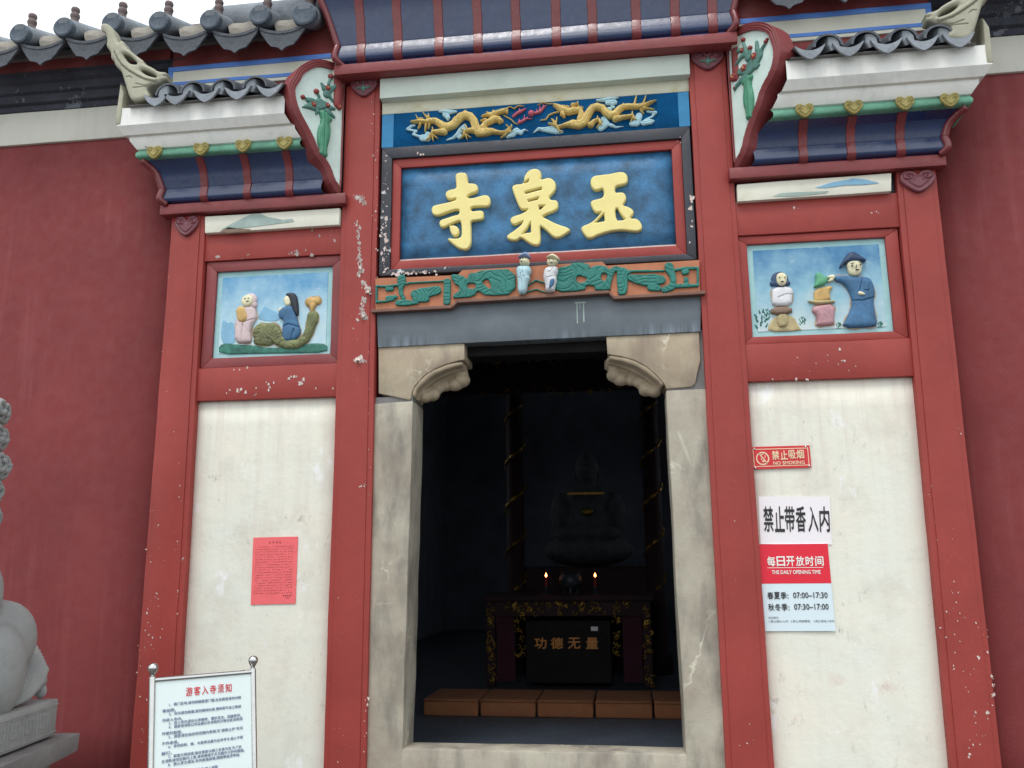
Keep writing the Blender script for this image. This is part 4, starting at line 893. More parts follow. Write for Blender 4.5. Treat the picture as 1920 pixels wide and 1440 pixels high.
# ================================================================== NAME BOARD
nb_ = thing('name_board', 'blue name board with three large raised yellow characters in a red and black frame', 'sign', (XC, .02, 3.7))
Yb = .0
def frame4(name, o, i, Y, th, mats, parent, lip=0.):
    (a0, a1, b0, b1), (c0, c1, d0, d1) = o, i
    for k, pts in enumerate(([(a0, b1), (a1, b1), (c1, d1), (c0, d1)], [(a0, b0), (c0, d0), (c1, d0), (a1, b0)], [(a0, b0), (a0, b1), (c0, d1), (c0, d0)], [(a1, b0), (c1, d0), (c1, d1), (a1, b1)])):
        MB().prism([(x, Y, z) for x, z in pts], (0, th, 0)).build(name, mats[k], parent, bevel=.004, cut=.22, jig=.002, smooth=.6)
bo = (WX(713.5, 400, Yb), WX(1300, 370, Yb), WZ(1000, 502, Yb)+.0, zb_-.003)
ro = (WX(733, 400, Yb), WX(1283, 370, Yb), WZ(1000, 491, Yb), WZ(1000, 278.5, Yb))
bi = (WX(751, 400, .03), WX(1263.5, 370, .03), WZ(1000, 476, .03), WZ(1000, 299, .03))
frame4('black_frame', bo, ro, Yb, .05, (m_black, m_blackchip, m_blackchip, m_black), nb_)
frame4('red_frame', (ro[0], ro[1], ro[2], ro[3]), bi, Yb+.02, .04, (m_red_clean,)*4, nb_)
MB().box(bi[0]-.01, bi[1]+.01, .045, .09, bi[2]-.01, bi[3]+.01).build('blue_board', m_board, nb_, cut=.15, jig=.003, smooth=True)
MB().box(bi[0], bi[1], .034, .05, bi[2]-.002, bi[2]+.012).build('pale_sill_edge', m_chip, nb_, cut=.1, jig=.003)
chips('paint_loss', [(721, 418, 8, 12, 3, 14), (720, 440, 7, 10, 3, 10), (721, 476, 8, 10, 3, 8), (722, 400, 4, 12, 3, 50), (722, 505, 6, 12, 4, 6), (744, 515, 7, 12, 6, 2.5), (772, 513, 6, 16, 8, 2), (797, 511, 6, 14, 8, 2), (785, 285, 5, 4, 6, 3), (724, 330, 4, 12, 1.5, 30), (1294, 370, 9, 6, 2, 16), (1297, 425, 5, 4, 2, 14), (1280, 266, 4, 3, 4, 3)], -.0022, m_chip, nb_)
for nm, ox, outl, holes in (
    ('character', 800, [[(430, 240), (440, 210), (480, 188), (560, 186), (600, 205), (612, 260), (620, 350), (680, 348), (740, 360), (770, 400), (768, 455), (740, 485), (660, 510), (612, 540), (610, 572), (700, 570), (800, 540), (880, 520), (935, 540), (960, 600), (950, 665), (920, 700), (850, 700), (760, 695), (660, 710), (665, 770), (760, 760), (830, 757), (855, 780), (855, 860), (830, 895), (760, 905), (660, 915), (665, 1000), (668, 1100), (668, 1230), (650, 1300), (600, 1345), (540, 1345), (470, 1320), (400, 1270), (340, 1220), (308, 1185), (330, 1168), (420, 1180), (490, 1170), (520, 1140), (525, 1060), (520, 980), (505, 905), (430, 930), (340, 970), (270, 1010), (220, 1015), (190, 980), (188, 930), (215, 895), (300, 870), (400, 835), (490, 815), (485, 745), (430, 745), (330, 775), (230, 815), (150, 840), (95, 820), (70, 770), (75, 710), (110, 680), (200, 660), (320, 635), (440, 600), (440, 575), (380, 590), (320, 590), (285, 550), (278, 505), (300, 465), (370, 440), (445, 425), (440, 340), (432, 280)],
                        [(335, 980), (420, 978), (470, 1010), (490, 1060), (480, 1115), (440, 1145), (390, 1135), (360, 1095), (345, 1040)]], []),
    ('character', 940, [[(335, 335), (340, 280), (350, 230), (400, 165), (460, 135), (530, 130), (580, 155), (605, 205), (600, 260), (585, 295), (650, 280), (710, 262), (770, 285), (815, 340), (822, 410), (800, 470), (750, 525), (715, 565), (745, 600), (810, 598), (845, 620), (858, 680), (845, 735), (780, 775), (700, 800), (640, 830), (612, 850), (680, 880), (780, 935), (880, 975), (980, 1005), (1040, 1045), (1000, 1085), (940, 1125), (880, 1160), (820, 1170), (760, 1140), (690, 1070), (620, 1010), (580, 985), (585, 1080), (592, 1180), (580, 1250), (540, 1285), (470, 1275), (390, 1230), (290, 1155), (235, 1205), (170, 1210), (110, 1190), (75, 1150), (110, 1110), (190, 1060), (280, 990), (340, 910), (270, 940), (210, 970), (160, 965), (132, 920), (140, 870), (190, 840), (280, 815), (360, 775), (410, 735), (340, 745), (295, 740), (260, 690), (220, 600), (180, 490), (158, 420), (170, 385), (220, 365), (300, 360)]],
     [[(350, 480), (600, 412), (608, 440), (360, 508)], [(395, 605), (565, 555), (548, 590), (405, 627)], [(562, 688), (655, 682), (570, 755)], [(438, 930), (442, 1085), (370, 1092), (310, 1120), (390, 1020)], [(325, 345), (415, 288), (405, 325), (350, 350)]]),
    ('character', 1080, [[(215, 330), (225, 275), (280, 232), (400, 220), (520, 205), (600, 185), (680, 175), (740, 190), (775, 240), (780, 310), (755, 360), (690, 375), (590, 395), (585, 490), (650, 485), (710, 485), (745, 520), (758, 580), (735, 630), (700, 680), (770, 695), (840, 730), (872, 780), (850, 830), (800, 875), (900, 875), (950, 905), (985, 960), (995, 1010), (975, 1055), (910, 1075), (820, 1065), (700, 1050), (560, 1060), (430, 1090), (320, 1130), (240, 1170), (180, 1175), (130, 1130), (85, 1060), (75, 1015), (110, 985), (180, 960), (260, 915), (330, 840), (390, 770), (320, 795), (270, 770), (235, 710), (215, 650), (230, 610), (300, 590), (420, 560), (410, 420), (340, 450), (290, 460), (245, 430), (220, 380)]],
     [[(590, 760), (600, 728), (625, 728), (650, 780), (690, 840), (740, 890), (680, 905), (620, 905), (598, 850)], [(280, 945), (350, 870), (420, 800), (430, 915), (350, 930)]])):
    fn = pf(ox, 300, 8, .015); Fc = f_or(*[f_poly(PP(fn, o), 1) for o in outl])
    if holes: Fc = f_sub(Fc, *[f_poly(PP(fn, h), 0) for h in holes])
    relief(nm, Fc, FRONT(.045), m_yellow, nb_, h=.036, r=.010, edge=.6, step=.004)

# ================================================================== CARVED BEAM
Yc = -.025
cb = thing('carved_beam', 'orange beam carved with teal scrollwork above the doorway', 'beam', (XC, -.02, 3.4))
bp = [(704, 522), (843, 516.5), (858, 515.5), (867, 506.5), (968, 501), (1047, 495.5), (1129, 490.5), (1137, 498), (1311, 487.5), (1313, 546), (1152, 556), (1142, 545), (1000, 554), (880, 561), (857, 563), (846, 573), (704, 580)]
P3 = [tuple(W(x, y, Yc)) for x, y in bp]
MB().prism(P3, (0, .12, 0)).build('beam_board', m_orange, cb)
lp = [(697, 582.5), (847, 574.5), (858, 564.5), (1000, 556), (1141, 546.5), (1151, 557.5), (1322, 547.5)]
lo = MB()
for (x0, y0), (x1, y1) in zip(lp, lp[1:]):
    a, b = Vector(W(x0, y0, Yc)), Vector(W(x1, y1, Yc)); n = Vector((0, 0, 1))
    lo.prism([tuple(a+Vector((0, -.014, .006))), tuple(b+Vector((0, -.014, .006))), tuple(b+Vector((0, -.014, -.016))), tuple(a+Vector((0, -.014, -.016)))], (0, .13, 0))
lo.build('beam_lip', m_lip, cb, bevel=.003)
pa, pb, pc, pd = pf(680, 480, 9.6, Yc), pf(860, 470, 10.667, Yc), pf(1000, 460, 8.727, Yc), pf(1200, 460, 9.6, Yc)
carve = lambda x, y, f: np.where(f > .005, -.0035*(np.sin(190*(x*np.cos(np.floor(x*9)*1.9)+y*np.sin(np.floor(x*9)*1.9))+2.5*np.sin(x*37)+2.5*np.sin(y*49)) > .72), 0.)
scr = [f_stroke(SS(pa, [[(255, 560, 18), (255, 840, 18)], [(255, 550, 18), (430, 555, 20), (640, 530, 22)], [(255, 835, 20), (430, 820, 20), (560, 790, 18)], [(450, 605, 36), (530, 600, 34)], [(450, 760, 34), (600, 745, 34)], [(705, 420, 75), (705, 500, 70), (690, 580, 40), (695, 680, 36), (740, 770, 34)], [(640, 850, 50), (780, 850, 55), (900, 850, 40), (990, 850, 22)], [(800, 505, 20), (860, 490, 15), (1455, 460, 14)], [(1528, 470, 62), (1520, 830, 62)]])),
       f_stroke(SS(pa, [[(940, 690, 70), (1050, 690, 105), (1200, 655, 88), (1340, 625, 78)], [(960, 780, 60), (1150, 780, 55)]])),
       f_sub(f_poly(PP(pb, [(-140, 480), (0, 490), (110, 520), (150, 570), (190, 560), (210, 460), (370, 450), (400, 420), (550, 395), (1130, 370), (1150, 880), (540, 915), (440, 830), (380, 820), (300, 930), (0, 955), (-110, 960), (-100, 880), (0, 830), (30, 780), (0, 700), (-60, 690), (-110, 600), (-150, 560)]), 1), f_poly(PP(pb, [(170, 660), (350, 660), (345, 770), (180, 770)]), 1), f_poly(PP(pb, [(470, 625), (585, 565), (640, 660), (650, 750), (615, 780), (560, 720), (500, 680)]), 1)),
       f_sub(f_poly(PP(pc, [(400, 370), (600, 340), (640, 295), (790, 290), (900, 315), (930, 350), (910, 420), (960, 360), (1040, 335), (1140, 340), (1200, 360), (1240, 410), (1320, 350), (1380, 345), (1420, 370), (1500, 370), (1530, 415), (1760, 410), (1920, 405), (1920, 435), (1760, 442), (1540, 455), (1545, 620), (1530, 810), (1390, 825), (1395, 760), (1340, 805), (1250, 720), (1200, 740), (1010, 745), (1010, 680), (940, 660), (860, 670), (840, 750), (340, 775), (380, 560)]), 1), f_poly(PP(pc, [(695, 545), (740, 495), (870, 530), (880, 580), (800, 620), (720, 610)]), 1), f_poly(PP(pc, [(1100, 540), (1120, 470), (1180, 460), (1220, 500), (1180, 590), (1130, 590)]), 1), f_poly(PP(pc, [(1285, 570), (1325, 450), (1375, 425), (1360, 580), (1395, 780), (1330, 830), (1250, 720)]), 1)),
       f_stroke(SS(pd, [[(-170, 590, 60), (-60, 615, 85), (100, 640, 105), (250, 625, 108), (380, 630, 80)], [(200, 760, 70), (330, 780, 55)]])),
       f_stroke(SS(pd, [[(520, 390, 80), (540, 470, 70), (590, 560, 55), (600, 660, 50), (560, 760, 62), (440, 810, 55)], [(430, 465, 16), (-60, 480, 15)], [(640, 450, 26), (800, 420, 26), (1035, 415, 24)], [(1038, 415, 20), (1040, 735, 20)], [(1035, 730, 24), (830, 735, 36), (600, 740, 40)], [(800, 490, 55), (830, 480, 55)], [(830, 620, 40), (830, 720, 45)]])),
       f_stroke(SS(pb, [[(1390, 700, 14), (1550, 598, 16), (1730, 660, 14)]])), f_stroke(SS(pb, [[(1330, 850, 12), (1560, 780, 14), (1750, 850, 12)]]))]
for F0 in scr: relief('scrollwork', F0, FRONT(Yc), m_green, cb, h=.018, r=.008, edge=.6, step=.0035, extra=carve)
def figurine(fn, hat, face, body, hm, bm_, lab, sub):
    root = thing('figurine', lab, 'figurine', (fn(body[0])[0], Yc-.03, fn(body[-1])[1]), 'little hatted figures on the carved beam')
    relief('body', f_poly(PP(fn, body), 1), FRONT(Yc-.012), bm_, root, h=.055, r=.04, edge=.3, back=0, step=.004, extra=sub)
    fc = relief('face', f_poly(PP(fn, face), 2), FRONT(Yc-.03), m_skin, root, h=.045, r=.03, edge=.3, step=.0035)
    relief('hat', f_poly(PP(fn, hat), 1), FRONT(Yc-.04), hm, root, h=.055, r=.035, edge=.35, back=0, step=.0035)
    return fc
pe = pf(860, 470, 10.667, Yc-.05); pg = pf(1000, 460, 8.727, Yc-.05)
def crease(fn, sts):
    F0 = f_stroke(SS(fn, sts)); return lambda x, y, f: np.where(F0(x, y) > 0, -.008, 0.)
f1 = figurine(pe, [(1185, 140), (1230, 90), (1345, 28), (1400, 70), (1465, 165), (1430, 155), (1330, 138), (1215, 145)], [(1215, 140), (1410, 135), (1420, 270), (1330, 285), (1215, 275)],
         [(1140, 350), (1190, 285), (1400, 275), (1445, 340), (1450, 420), (1400, 490), (1430, 540), (1380, 620), (1340, 850), (1180, 855), (1170, 560), (1150, 440)], m_bluehat, m_paleblue_fig,
         'little figure in a slate-blue hat and pale coat, the left one on the beam', crease(pe, [[(1245, 450, 5), (1240, 540, 5), (1180, 550, 5)], [(1280, 430, 5), (1290, 530, 5), (1350, 530, 5)], [(1270, 560, 4), (1265, 840, 4)]]))
f2 = figurine(pg, [(192, 212), (290, 150), (350, 150), (445, 232), (425, 255), (300, 218)], [(218, 222), (310, 215), (400, 235), (405, 290), (310, 335), (222, 310)],
         [(160, 430), (200, 340), (390, 320), (405, 420), (370, 490), (385, 560), (350, 680), (340, 745), (195, 750), (190, 620), (160, 540)], m_skin, m_white_fig,
         'little figure in a cream hat with blue trouser leg, the right one on the beam', crease(pg, [[(330, 350, 4), (290, 430, 4), (240, 440, 4)], [(370, 490, 4), (240, 530, 4), (165, 540, 4)]]))
relief('trouser_leg', f_poly(PP(pg, [(280, 560), (350, 550), (340, 640), (300, 690), (260, 720), (262, 640)]), 1), FRONT(Yc-.06), m_robe, f2.parent, h=.012, r=.01, back=.02, step=.004)
def face_marks(fn, Y, marks, parent, mat=m_hair):
    for st in marks: relief('face_mark', f_stroke(SS(fn, [st])), FRONT(Y), mat, parent, h=.003, r=.003, step=.002, back=.006)
face_marks(pe, Yc-.075, [[(1240, 180, 9)], [(1290, 178, 9)], [(1250, 232, 6), (1280, 230, 6)]], f1)
face_marks(pg, Yc-.075, [[(270, 258, 7)], [(330, 252, 7)], [(290, 300, 5), (312, 300, 5)]], f2)

# ================================================================== STONE DOORWAY
dw = thing('stone_doorway', 'worn pale stone door frame with carved corner brackets and grey lintel', 'door frame', (XC, .2, 0))
Yj = .03
lt = quad([(705, 583), (1316, 550), (1313, 621.5), (709, 651.5)], Yj-.012)
MB().prism([(lt[0][0], Yj-.012, 3.40), (lt[1][0], Yj-.012, 3.40), (lt[2][0], Yj-.012, lt[2][2]), (lt[3][0], Yj-.012, lt[3][2])], (0, .12, 0)).build('lintel', m_lintelw, dw, bevel=.004, cut=.2, jig=.002, smooth=.6)
for a_, b_, c_2, d_2 in ((1078, 1099, 566, 568.5), (1081, 1083, 568, 606), (1093, 1095.5, 568, 604), (1087, 1088, 568, 580)):
    MB().box(WX(a_, 580, Yj-.013), WX(b_, 580, Yj-.013), Yj-.0135, Yj-.011, WZ(1090, d_2, Yj-.013), WZ(1090, c_2, Yj-.013)).build('paint_drip', m_wash, dw)
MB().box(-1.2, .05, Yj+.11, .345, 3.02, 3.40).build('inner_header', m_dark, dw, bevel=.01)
jl = quad([(700, 757), (775, 752), (752.5, 1440), (682, 1440)], Yj); jr = quad([(1249, 733), (1326, 729), (1374, 1440), (1287, 1440)], Yj)
MB().box(.42, .58, Yj+.02, .3, 2.70, 3.12).build('mortar_fill', m_slab, dw, cut=.08, jig=.006)
for q in (jl, jr):
    zb0 = .25; pts = [q[0], q[1], (q[2][0], Yj, zb0), (q[3][0], Yj, zb0)]
    MB().prism(pts, (0, .31, 0)).build('jamb', m_jamb, dw, bevel=.01, cut=.16, jig=.006, smooth=.6)
    (x0, x1) = sorted((q[0][0], q[1][0])); ztp = q[0][2]
    MB().box(x0+.012, x1-.006, Yj+.012, .33, ztp-.012, ztp+.045).build('mortar_joint', m_slab, dw, jig=.004, cut=.1)
def corbel(outline, org, scl, arcp, arcn, lumps):
    f0 = pf(*org, scl, Yj); pts = [(f0(p)[0], Yj, f0(p)[1]) for p in outline]
    c = MB().prism(pts, (0, .31, 0)).build('corner_bracket', m_corbel, dw, bevel=.007, seg=2, smooth=.5)
    mb = MB(); n = len(arcp)
    def sp(i, Y, dn, t=0): w = W(org[0]+arcp[i][0]/scl, org[1]+arcp[i][1]/scl, Y); return (w[0]+dn*arcn[0], w[1], w[2]+dn*arcn[1])
    for Y, dn, r in ((.055, .004, .020), (.09, .016, .022), (.135, .034, .030), (.19, .052, .040), (.25, .066, .046)):
        mb.tube([sp(i, Y, dn) for i in range(n)], [r*(.75+.4*math.sin(i/(n-1)*math.pi)) for i in range(n)], 10)
    for px, py, r, Y in lumps:
        w = W(org[0]+px/scl, org[1]+py/scl, Y); mb.ball(Vector(w), r, 3, (1.1, 1.2, .9))
    o = mb.build('carved_scroll', m_cscroll, c, smooth=True); me = remesh(o, .008, 4)
    for v in me.vertices: v.co += v.normal*.004*noise.noise(v.co*16)
corbel([(88, 262), (800, 235), (1638, 215), (1642, 520), (1500, 545), (1300, 605), (1100, 690), (950, 780), (830, 890), (740, 1000), (690, 1110), (680, 1210), (650, 1250), (92, 1130)], (700, 620), 9.6, [(720, 1190), (745, 1060), (850, 930), (960, 830), (1110, 735), (1300, 655), (1480, 600), (1610, 585)], (.5, -.85),
       [(1590, 790, .045, .20), (1590, 900, .055, .22), (1470, 975, .05, .22), (1300, 1000, .042, .22), (1060, 1160, .05, .2), (930, 1200, .045, .17), (1180, 1040, .04, .2)])
corbel([(140, 262), (900, 225), (1618, 188), (1640, 640), (1590, 830), (1560, 1000), (1500, 1060), (1100, 1095), (1080, 1040), (1020, 955), (920, 858), (780, 738), (600, 640), (400, 580), (160, 542)], (1120, 600), 8.473, [(1050, 1030), (1000, 960), (900, 870), (770, 770), (600, 680), (420, 620), (250, 590), (190, 585)], (-.5, -.85),
       [(280, 790, .045, .20), (280, 880, .055, .22), (380, 945, .05, .22), (540, 960, .042, .22), (780, 1110, .05, .2), (900, 1140, .045, .17), (680, 1010, .04, .2)])
MB().box(-1.62, .46, Yj+.003, .25, .15, .476).build('threshold', m_jamb, dw, bevel=.012, cut=.18, jig=.004, smooth=.6)

# ================================================================== RELIEF PICTURES
def picture(side):
    lab = ('left bay relief picture of a robed musician, a praying woman and a coiled serpent rock', 'right bay relief picture of a woman and a hatted man lifting a stove lid')[side]
    org, scl = (((360, 460), 4.8), ((1370, 420), 5.142))[side]
    Y = .06; f0 = pf(*org, scl, Y); cor = ([(230, 240), (1285, 195), (1250, 985), (190, 1025)], [(150, 205), (1490, 135), (1565, 1050), (200, 1100)])[side]
    q = [f0(p) for p in cor]; x0 = (q[0][0]+q[3][0])/2; x1 = (q[1][0]+q[2][0])/2; z0 = (q[2][1]+q[3][1])/2; z1 = (q[0][1]+q[1][1])/2
    root = thing('relief_picture', lab, 'relief', ((x0+x1)/2, Y, z0), 'relief pictures in the side bays')
    lz = z0
    MB().box(x0, x1, Y, .074, z0, z1).build('margin', m_aqua, root, cut=.2, jig=.001)
    mg = .042
    mp = sky_paint('painted_sky', .0, z1-z0, S(96, 156, 198) if side == 0 else S(64, 124, 170), S(168, 204, 222) if side == 0 else S(142, 186, 206), S(206, 224, 228) if side == 0 else S(196, 212, 214))
    MB().box(x0+mg, x1-mg, Y-.004, Y+.01, z0+mg, z1-mg).build('painted_ground', mp, root)
    ox0, ox1 = ((-2.99, -1.955), (.755, 1.80))[side]; oz0 = (WZ(500, 686, .02) if side == 0 else WZ(1550, 640, .02)); oz1 = (WZ(500, 484, .02) if side == 0 else WZ(1550, 433, .02))
    frame4('red_frame', (ox0, ox1, oz0+.003, oz1-.003), (x0+.003, x1-.003, z0+.003, z1-.003), .035, .036, (m_red_old if side == 0 else m_red_clean,)*4, root)
    def R(nm, F0, mat, h=.03, r=.025, dy=0., par=None, **k):
        if par is None and h > .025:                            # tan outline brushed round the main figures
            def Fo(x, y): return F0(x, y)+.007+.004*np.sin(x*60+y*45)
            Fo.bb = (F0.bb[0]-.012, F0.bb[1]+.012, F0.bb[2]-.012, F0.bb[3]+.012)
            relief('painted_outline', Fo, FRONT(Y-.0045), m_halo, root, h=.001, r=.01, step=.006)
        return R0(nm, F0, mat, h*.8, r, dy, par, **k)
    R0 = lambda nm, F0, mat, h=.03, r=.025, dy=0., par=None, **k: relief(nm, F0, FRONT(Y-.004-dy), mat, par or root, h=h, r=r, edge=.3, back=.004+dy*.5, step=.004, **k)
    Pq = lambda pts, it=1: f_poly(PP(f0, pts), it); Sq = lambda sts: f_stroke(SS(f0, sts))
    flat = lambda nm, pts, mat: relief(nm, f_poly(PP(f0, pts), 1), FRONT(Y-.0045), mat, root, h=.0015, r=.005, step=.006)
    if side == 0:
        flat('painted_mountain', [(262, 880), (270, 700), (290, 665), (325, 705), (350, 685), (385, 710), (400, 870), (350, 900)], m_mount); flat('painted_mountain', [(590, 660), (630, 580), (660, 540), (710, 580), (770, 600), (800, 660), (760, 690), (640, 680)], m_mount)
        R('grass', Pq([(245, 900), (330, 880), (400, 895), (560, 900), (700, 930), (1000, 900), (1100, 880), (1220, 890), (1220, 965), (900, 972), (600, 975), (245, 985)]), m_grass, .008, .02)
        b = R('robed_musician', Pq([(460, 560), (570, 550), (592, 640), (575, 680), (530, 760), (545, 860), (520, 885), (392, 882), (398, 720), (410, 650)]), m_pink, .036, .03, extra=crease(f0, [[(470, 700, 5), (575, 670, 5)], [(470, 720, 4), (455, 860, 4)]]))
        R('hood', Sq([[(532, 497, 60)], [(556, 540, 36)]]), m_pink, .030, .03, par=b); R('face', Sq([[(512, 508, 52)]]), m_skin, .026, .025, .016, b); face_marks(f0, Y-.04, [[(498, 494, 6)], [(530, 490, 6)], [(512, 520, 5), (530, 516, 5)]], b); R('drum', Sq([[(455, 600, 42), (470, 655, 46)]]), m_ochre, .03, .025, .016, b)
        R('serpent_rock', Sq([[(640, 790, 85), (720, 780, 76), (790, 850, 54), (860, 892, 42), (960, 892, 38), (1030, 840, 38), (1065, 760, 40), (1088, 680, 48), (1092, 645, 50)], [(600, 860, 40), (700, 870, 36)]]), m_snake, .034, .03, extra=carve)
        R('heart_head', Sq([[(1072, 512, 44)], [(1130, 500, 36)], [(1090, 545, 34), (1086, 592, 10)]]), m_ochre, .03, .025)
        b = R('praying_woman', Pq([(830, 560), (910, 540), (950, 650), (962, 700), (990, 780), (960, 840), (880, 882), (822, 862), (820, 740), (838, 680), (790, 660), (785, 600)]), m_robe, .038, .03, extra=crease(f0, [[(830, 740, 7), (880, 718, 7), (970, 742, 7)], [(930, 760, 5), (900, 860, 5)]]))
        R('hair', Pq([(845, 445), (900, 430), (945, 445), (962, 520), (968, 630), (945, 640), (905, 545), (880, 475)]), m_hair, .03, .025, .008, b); R('face', Sq([[(868, 495, 34), (872, 525, 28)]]), m_skin, .026, .022, .006, b); R('hand', Sq([[(800, 590, 16), (812, 575, 10)]]), m_skin, .02, .014, .01, b)
    else:
        for cx_, cy_, sc_ in ((300, 930, 1.0), (690, 940, .45), (1040, 985, .35), (1440, 975, .35), (350, 870, .5)):
            R('painted_shrub', Sq([[(cx_+sc_*a, cy_+sc_*b2, sc_*9), (cx_+sc_*a*1.4, cy_+sc_*(b2-28), sc_*5)] for a, b2 in ((-50, -30), (-20, -70), (10, -80), (40, -50), (-40, 10), (0, -20), (30, 10), (-10, 50), (40, 60), (-45, 70), (0, 20), (55, -10))]), m_grass, .006, .008)
        R('earth_mound', Pq([(370, 960), (440, 880), (600, 880), (660, 1000), (690, 1030), (350, 1045)]), m_sand, .010, .02)
        b = R('standing_woman', Pq([(400, 620), (570, 608), (602, 660), (592, 690), (582, 795), (400, 802), (393, 700)]), m_white_fig, .036, .03, extra=crease(f0, [[(450, 720, 6), (520, 690, 6), (590, 690, 6)]]))
        R('hair', Sq([[(470, 540, 82)], [(405, 580, 30)], [(545, 575, 28)]]), m_navyhair, .026, .025, par=b); fc = R('face', Sq([[(485, 530, 52), (485, 560, 48)]]), m_skin, .024, .022, .018, b)
        R('skirt', Pq([(385, 808), (588, 800), (592, 872), (385, 886)]), m_brown, .034, .02, par=b); R('stool', Pq([(440, 872), (555, 868), (552, 980), (500, 1005), (448, 995)]), m_sand, .028, .02, par=b)
        face_marks(f0, Y-.05, [[(462, 535, 6)], [(512, 535, 6)], [(475, 575, 4), (498, 574, 4)]], b)
        b = R('stove', Pq([(790, 800), (1002, 770), (990, 930), (990, 980), (815, 992), (830, 940), (820, 880), (780, 850)]), m_rose, .036, .025)
        R('rim', Pq([(720, 745), (800, 745), (1002, 738), (1000, 770), (830, 792)]), m_sand, .040, .02, par=b); R('fire', Pq([(795, 640), (940, 600), (985, 615), (945, 660), (965, 745), (830, 760), (800, 740)]), m_ochre, .03, .02, par=b); R('lid', Pq([(808, 490), (850, 470), (880, 505), (920, 515), (935, 580), (790, 632), (815, 560)]), m_stovegreen, .036, .025, .008, b)
        b = R('standing_man', Pq([(1000, 500), (1120, 510), (1230, 512), (1330, 520), (1370, 580), (1388, 680), (1370, 740), (1382, 840), (1412, 980), (1350, 1000), (1060, 1010), (1125, 890), (1172, 770), (1130, 640), (1060, 570), (1000, 560)]), m_robe, .038, .035, extra=crease(f0, [[(1170, 750, 8), (1260, 750, 8), (1370, 720, 8)], [(1260, 540, 4), (1230, 660, 4)], [(1320, 590, 5), (1325, 650, 5), (1280, 650, 5)]]))
        R('hat', Pq([(1035, 428), (1100, 320), (1160, 270), (1250, 322), (1305, 362), (1265, 378), (1100, 385), (1060, 432)]), m_navyhair, .04, .03, .012, b); fc = R('face', Sq([[(1185, 415, 74), (1188, 450, 66)]]), m_skin, .03, .03, .012, b)
        R('hand', Sq([[(975, 520, 26), (945, 520, 16)], [(970, 545, 16), (940, 560, 9)]]), m_skin, .026, .018, .01, b); R('hand', Sq([[(1235, 682, 20), (1270, 690, 12)]]), m_skin, .016, .012, .03, b)
        face_marks(f0, Y-.053, [[(1155, 425, 8)], [(1235, 412, 8)], [(1195, 420, 4), (1190, 445, 4)], [(1190, 464, 5), (1218, 462, 5)], [(1140, 405, 3), (1170, 400, 3)], [(1220, 392, 3), (1245, 392, 3)]], b)
for s in (0, 1): picture(s)

# ================================================================== SIGNS AND NOTICES
def sheet(name, label, cat, corners, Y, th, mat, nm='backing'):
    q = quad(corners, Y); root = thing(name, label, cat, tuple(np.mean(np.array(q), 0)))
    MB().prism(q, (0, th, 0)).build(nm, mat, root)
    return root, [np.array(p) for p in q]
L1 = np.array([0, -.0015, 0.])
Yw = .052
r_, c_ = sheet('no_smoking_sign', 'small red no smoking sign with cream border screwed to the white wall', 'sign', [(1408.4, 838), (1517.8, 835), (1521.4, 876.5), (1412, 880)], .043, .003, m_signred)
def ring(cx, cy, r0, r1, n=28, asp=1.): return [[(cx+r1*math.cos(a0), cy+asp*r1*math.sin(a0)), (cx+r1*math.cos(a1), cy+asp*r1*math.sin(a1)), (cx+r0*math.cos(a1), cy+asp*r0*math.sin(a1)), (cx+r0*math.cos(a0), cy+asp*r0*math.sin(a0))] for a0, a1 in [(2*math.pi*k/n, 2*math.pi*(k+1)/n) for k in range(n)]]
bx = lambda u0, u1, v0, v1: [(u0, v0), (u1, v0), (u1, v1), (u0, v1)]
asp = 109.5/42.
print_shapes('printed_border', [bx(.02, .97, .10, .135), bx(.02, .97, .865, .90), bx(.02, .033, .135, .865), bx(.957, .97, .135, .865)], c_, L1, m_creamink, r_)
print_shapes('printed_symbol', ring(.18, .53, .092, .115, asp=asp)+[[(.112, .30), (.125, .27), (.262, .74), (.249, .78)], bx(.172, .205, .62, .70), [(.145, .50), (.158, .50), (.172, .60), (.16, .62)], [(.15, .36), (.2, .30), (.21, .33), (.16, .39)], [(.228, .38), (.242, .38), (.222, .52), (.21, .50)]], c_, L1*1.3, m_creamink, r_)
lettering('lettering', [('禁', .345, .465, .21, .60), ('止', .49, .61, .21, .60), ('吸', .63, .75, .20, .58), ('烟', .765, .89, .19, .58), ('NO SMOKING', .355, .89, .68, .83)], c_, L1*1.6, m_creamink, r_, .025)
for u, v in ((.05, .09), (.93, .05), (.04, .95), (.97, .93)):
    w = bil(c_, u, v); MB().lathe([(.001, -.004), (.006, -.003), (.007, 0), (.007, .003), (.001, .003)], tuple(w), 10, 'Y').build('screw', m_steel, r_, smooth=True)
r_, c_ = sheet('paper_notice', 'white paper notice with tall black characters pasted above the red hours sign', 'notice', [(1422, 931), (1555.7, 931), (1560, 1021), (1426, 1020)], .0485, .0025, m_paper)
lettering('lettering', [(ch, u, u+.135, .215, .735) for ch, u in zip('禁止带香入内', (.06, .215, .36, .515, .685, .845))], c_, L1, m_ink, r_, .018)
r_, c_ = sheet('opening_hours_sign', 'red and pale blue opening hours sign on the right white wall', 'sign', [(1422.5, 1020.6), (1551.7, 1019.4), (1567, 1183), (1435, 1183.5)], .044, .004, m_hours)
k = .458
print_shapes('red_header', [bx(0, 1, 0, k)], c_, L1*.8, m_hoursred, r_)
lettering('white_lettering', [(ch, .105+i*.139, .105+i*.139+.115, .145, .255) for i, ch in enumerate('每日开放时间')]+[('THE DAILY OPENING TIME', .16, .86, .305, .348)], c_, L1*1.4, m_whiteink, r_, .022)
print_shapes('printed_rule', [bx(.10, .905, .272, .278)], c_, L1*1.4, m_whiteink, r_)
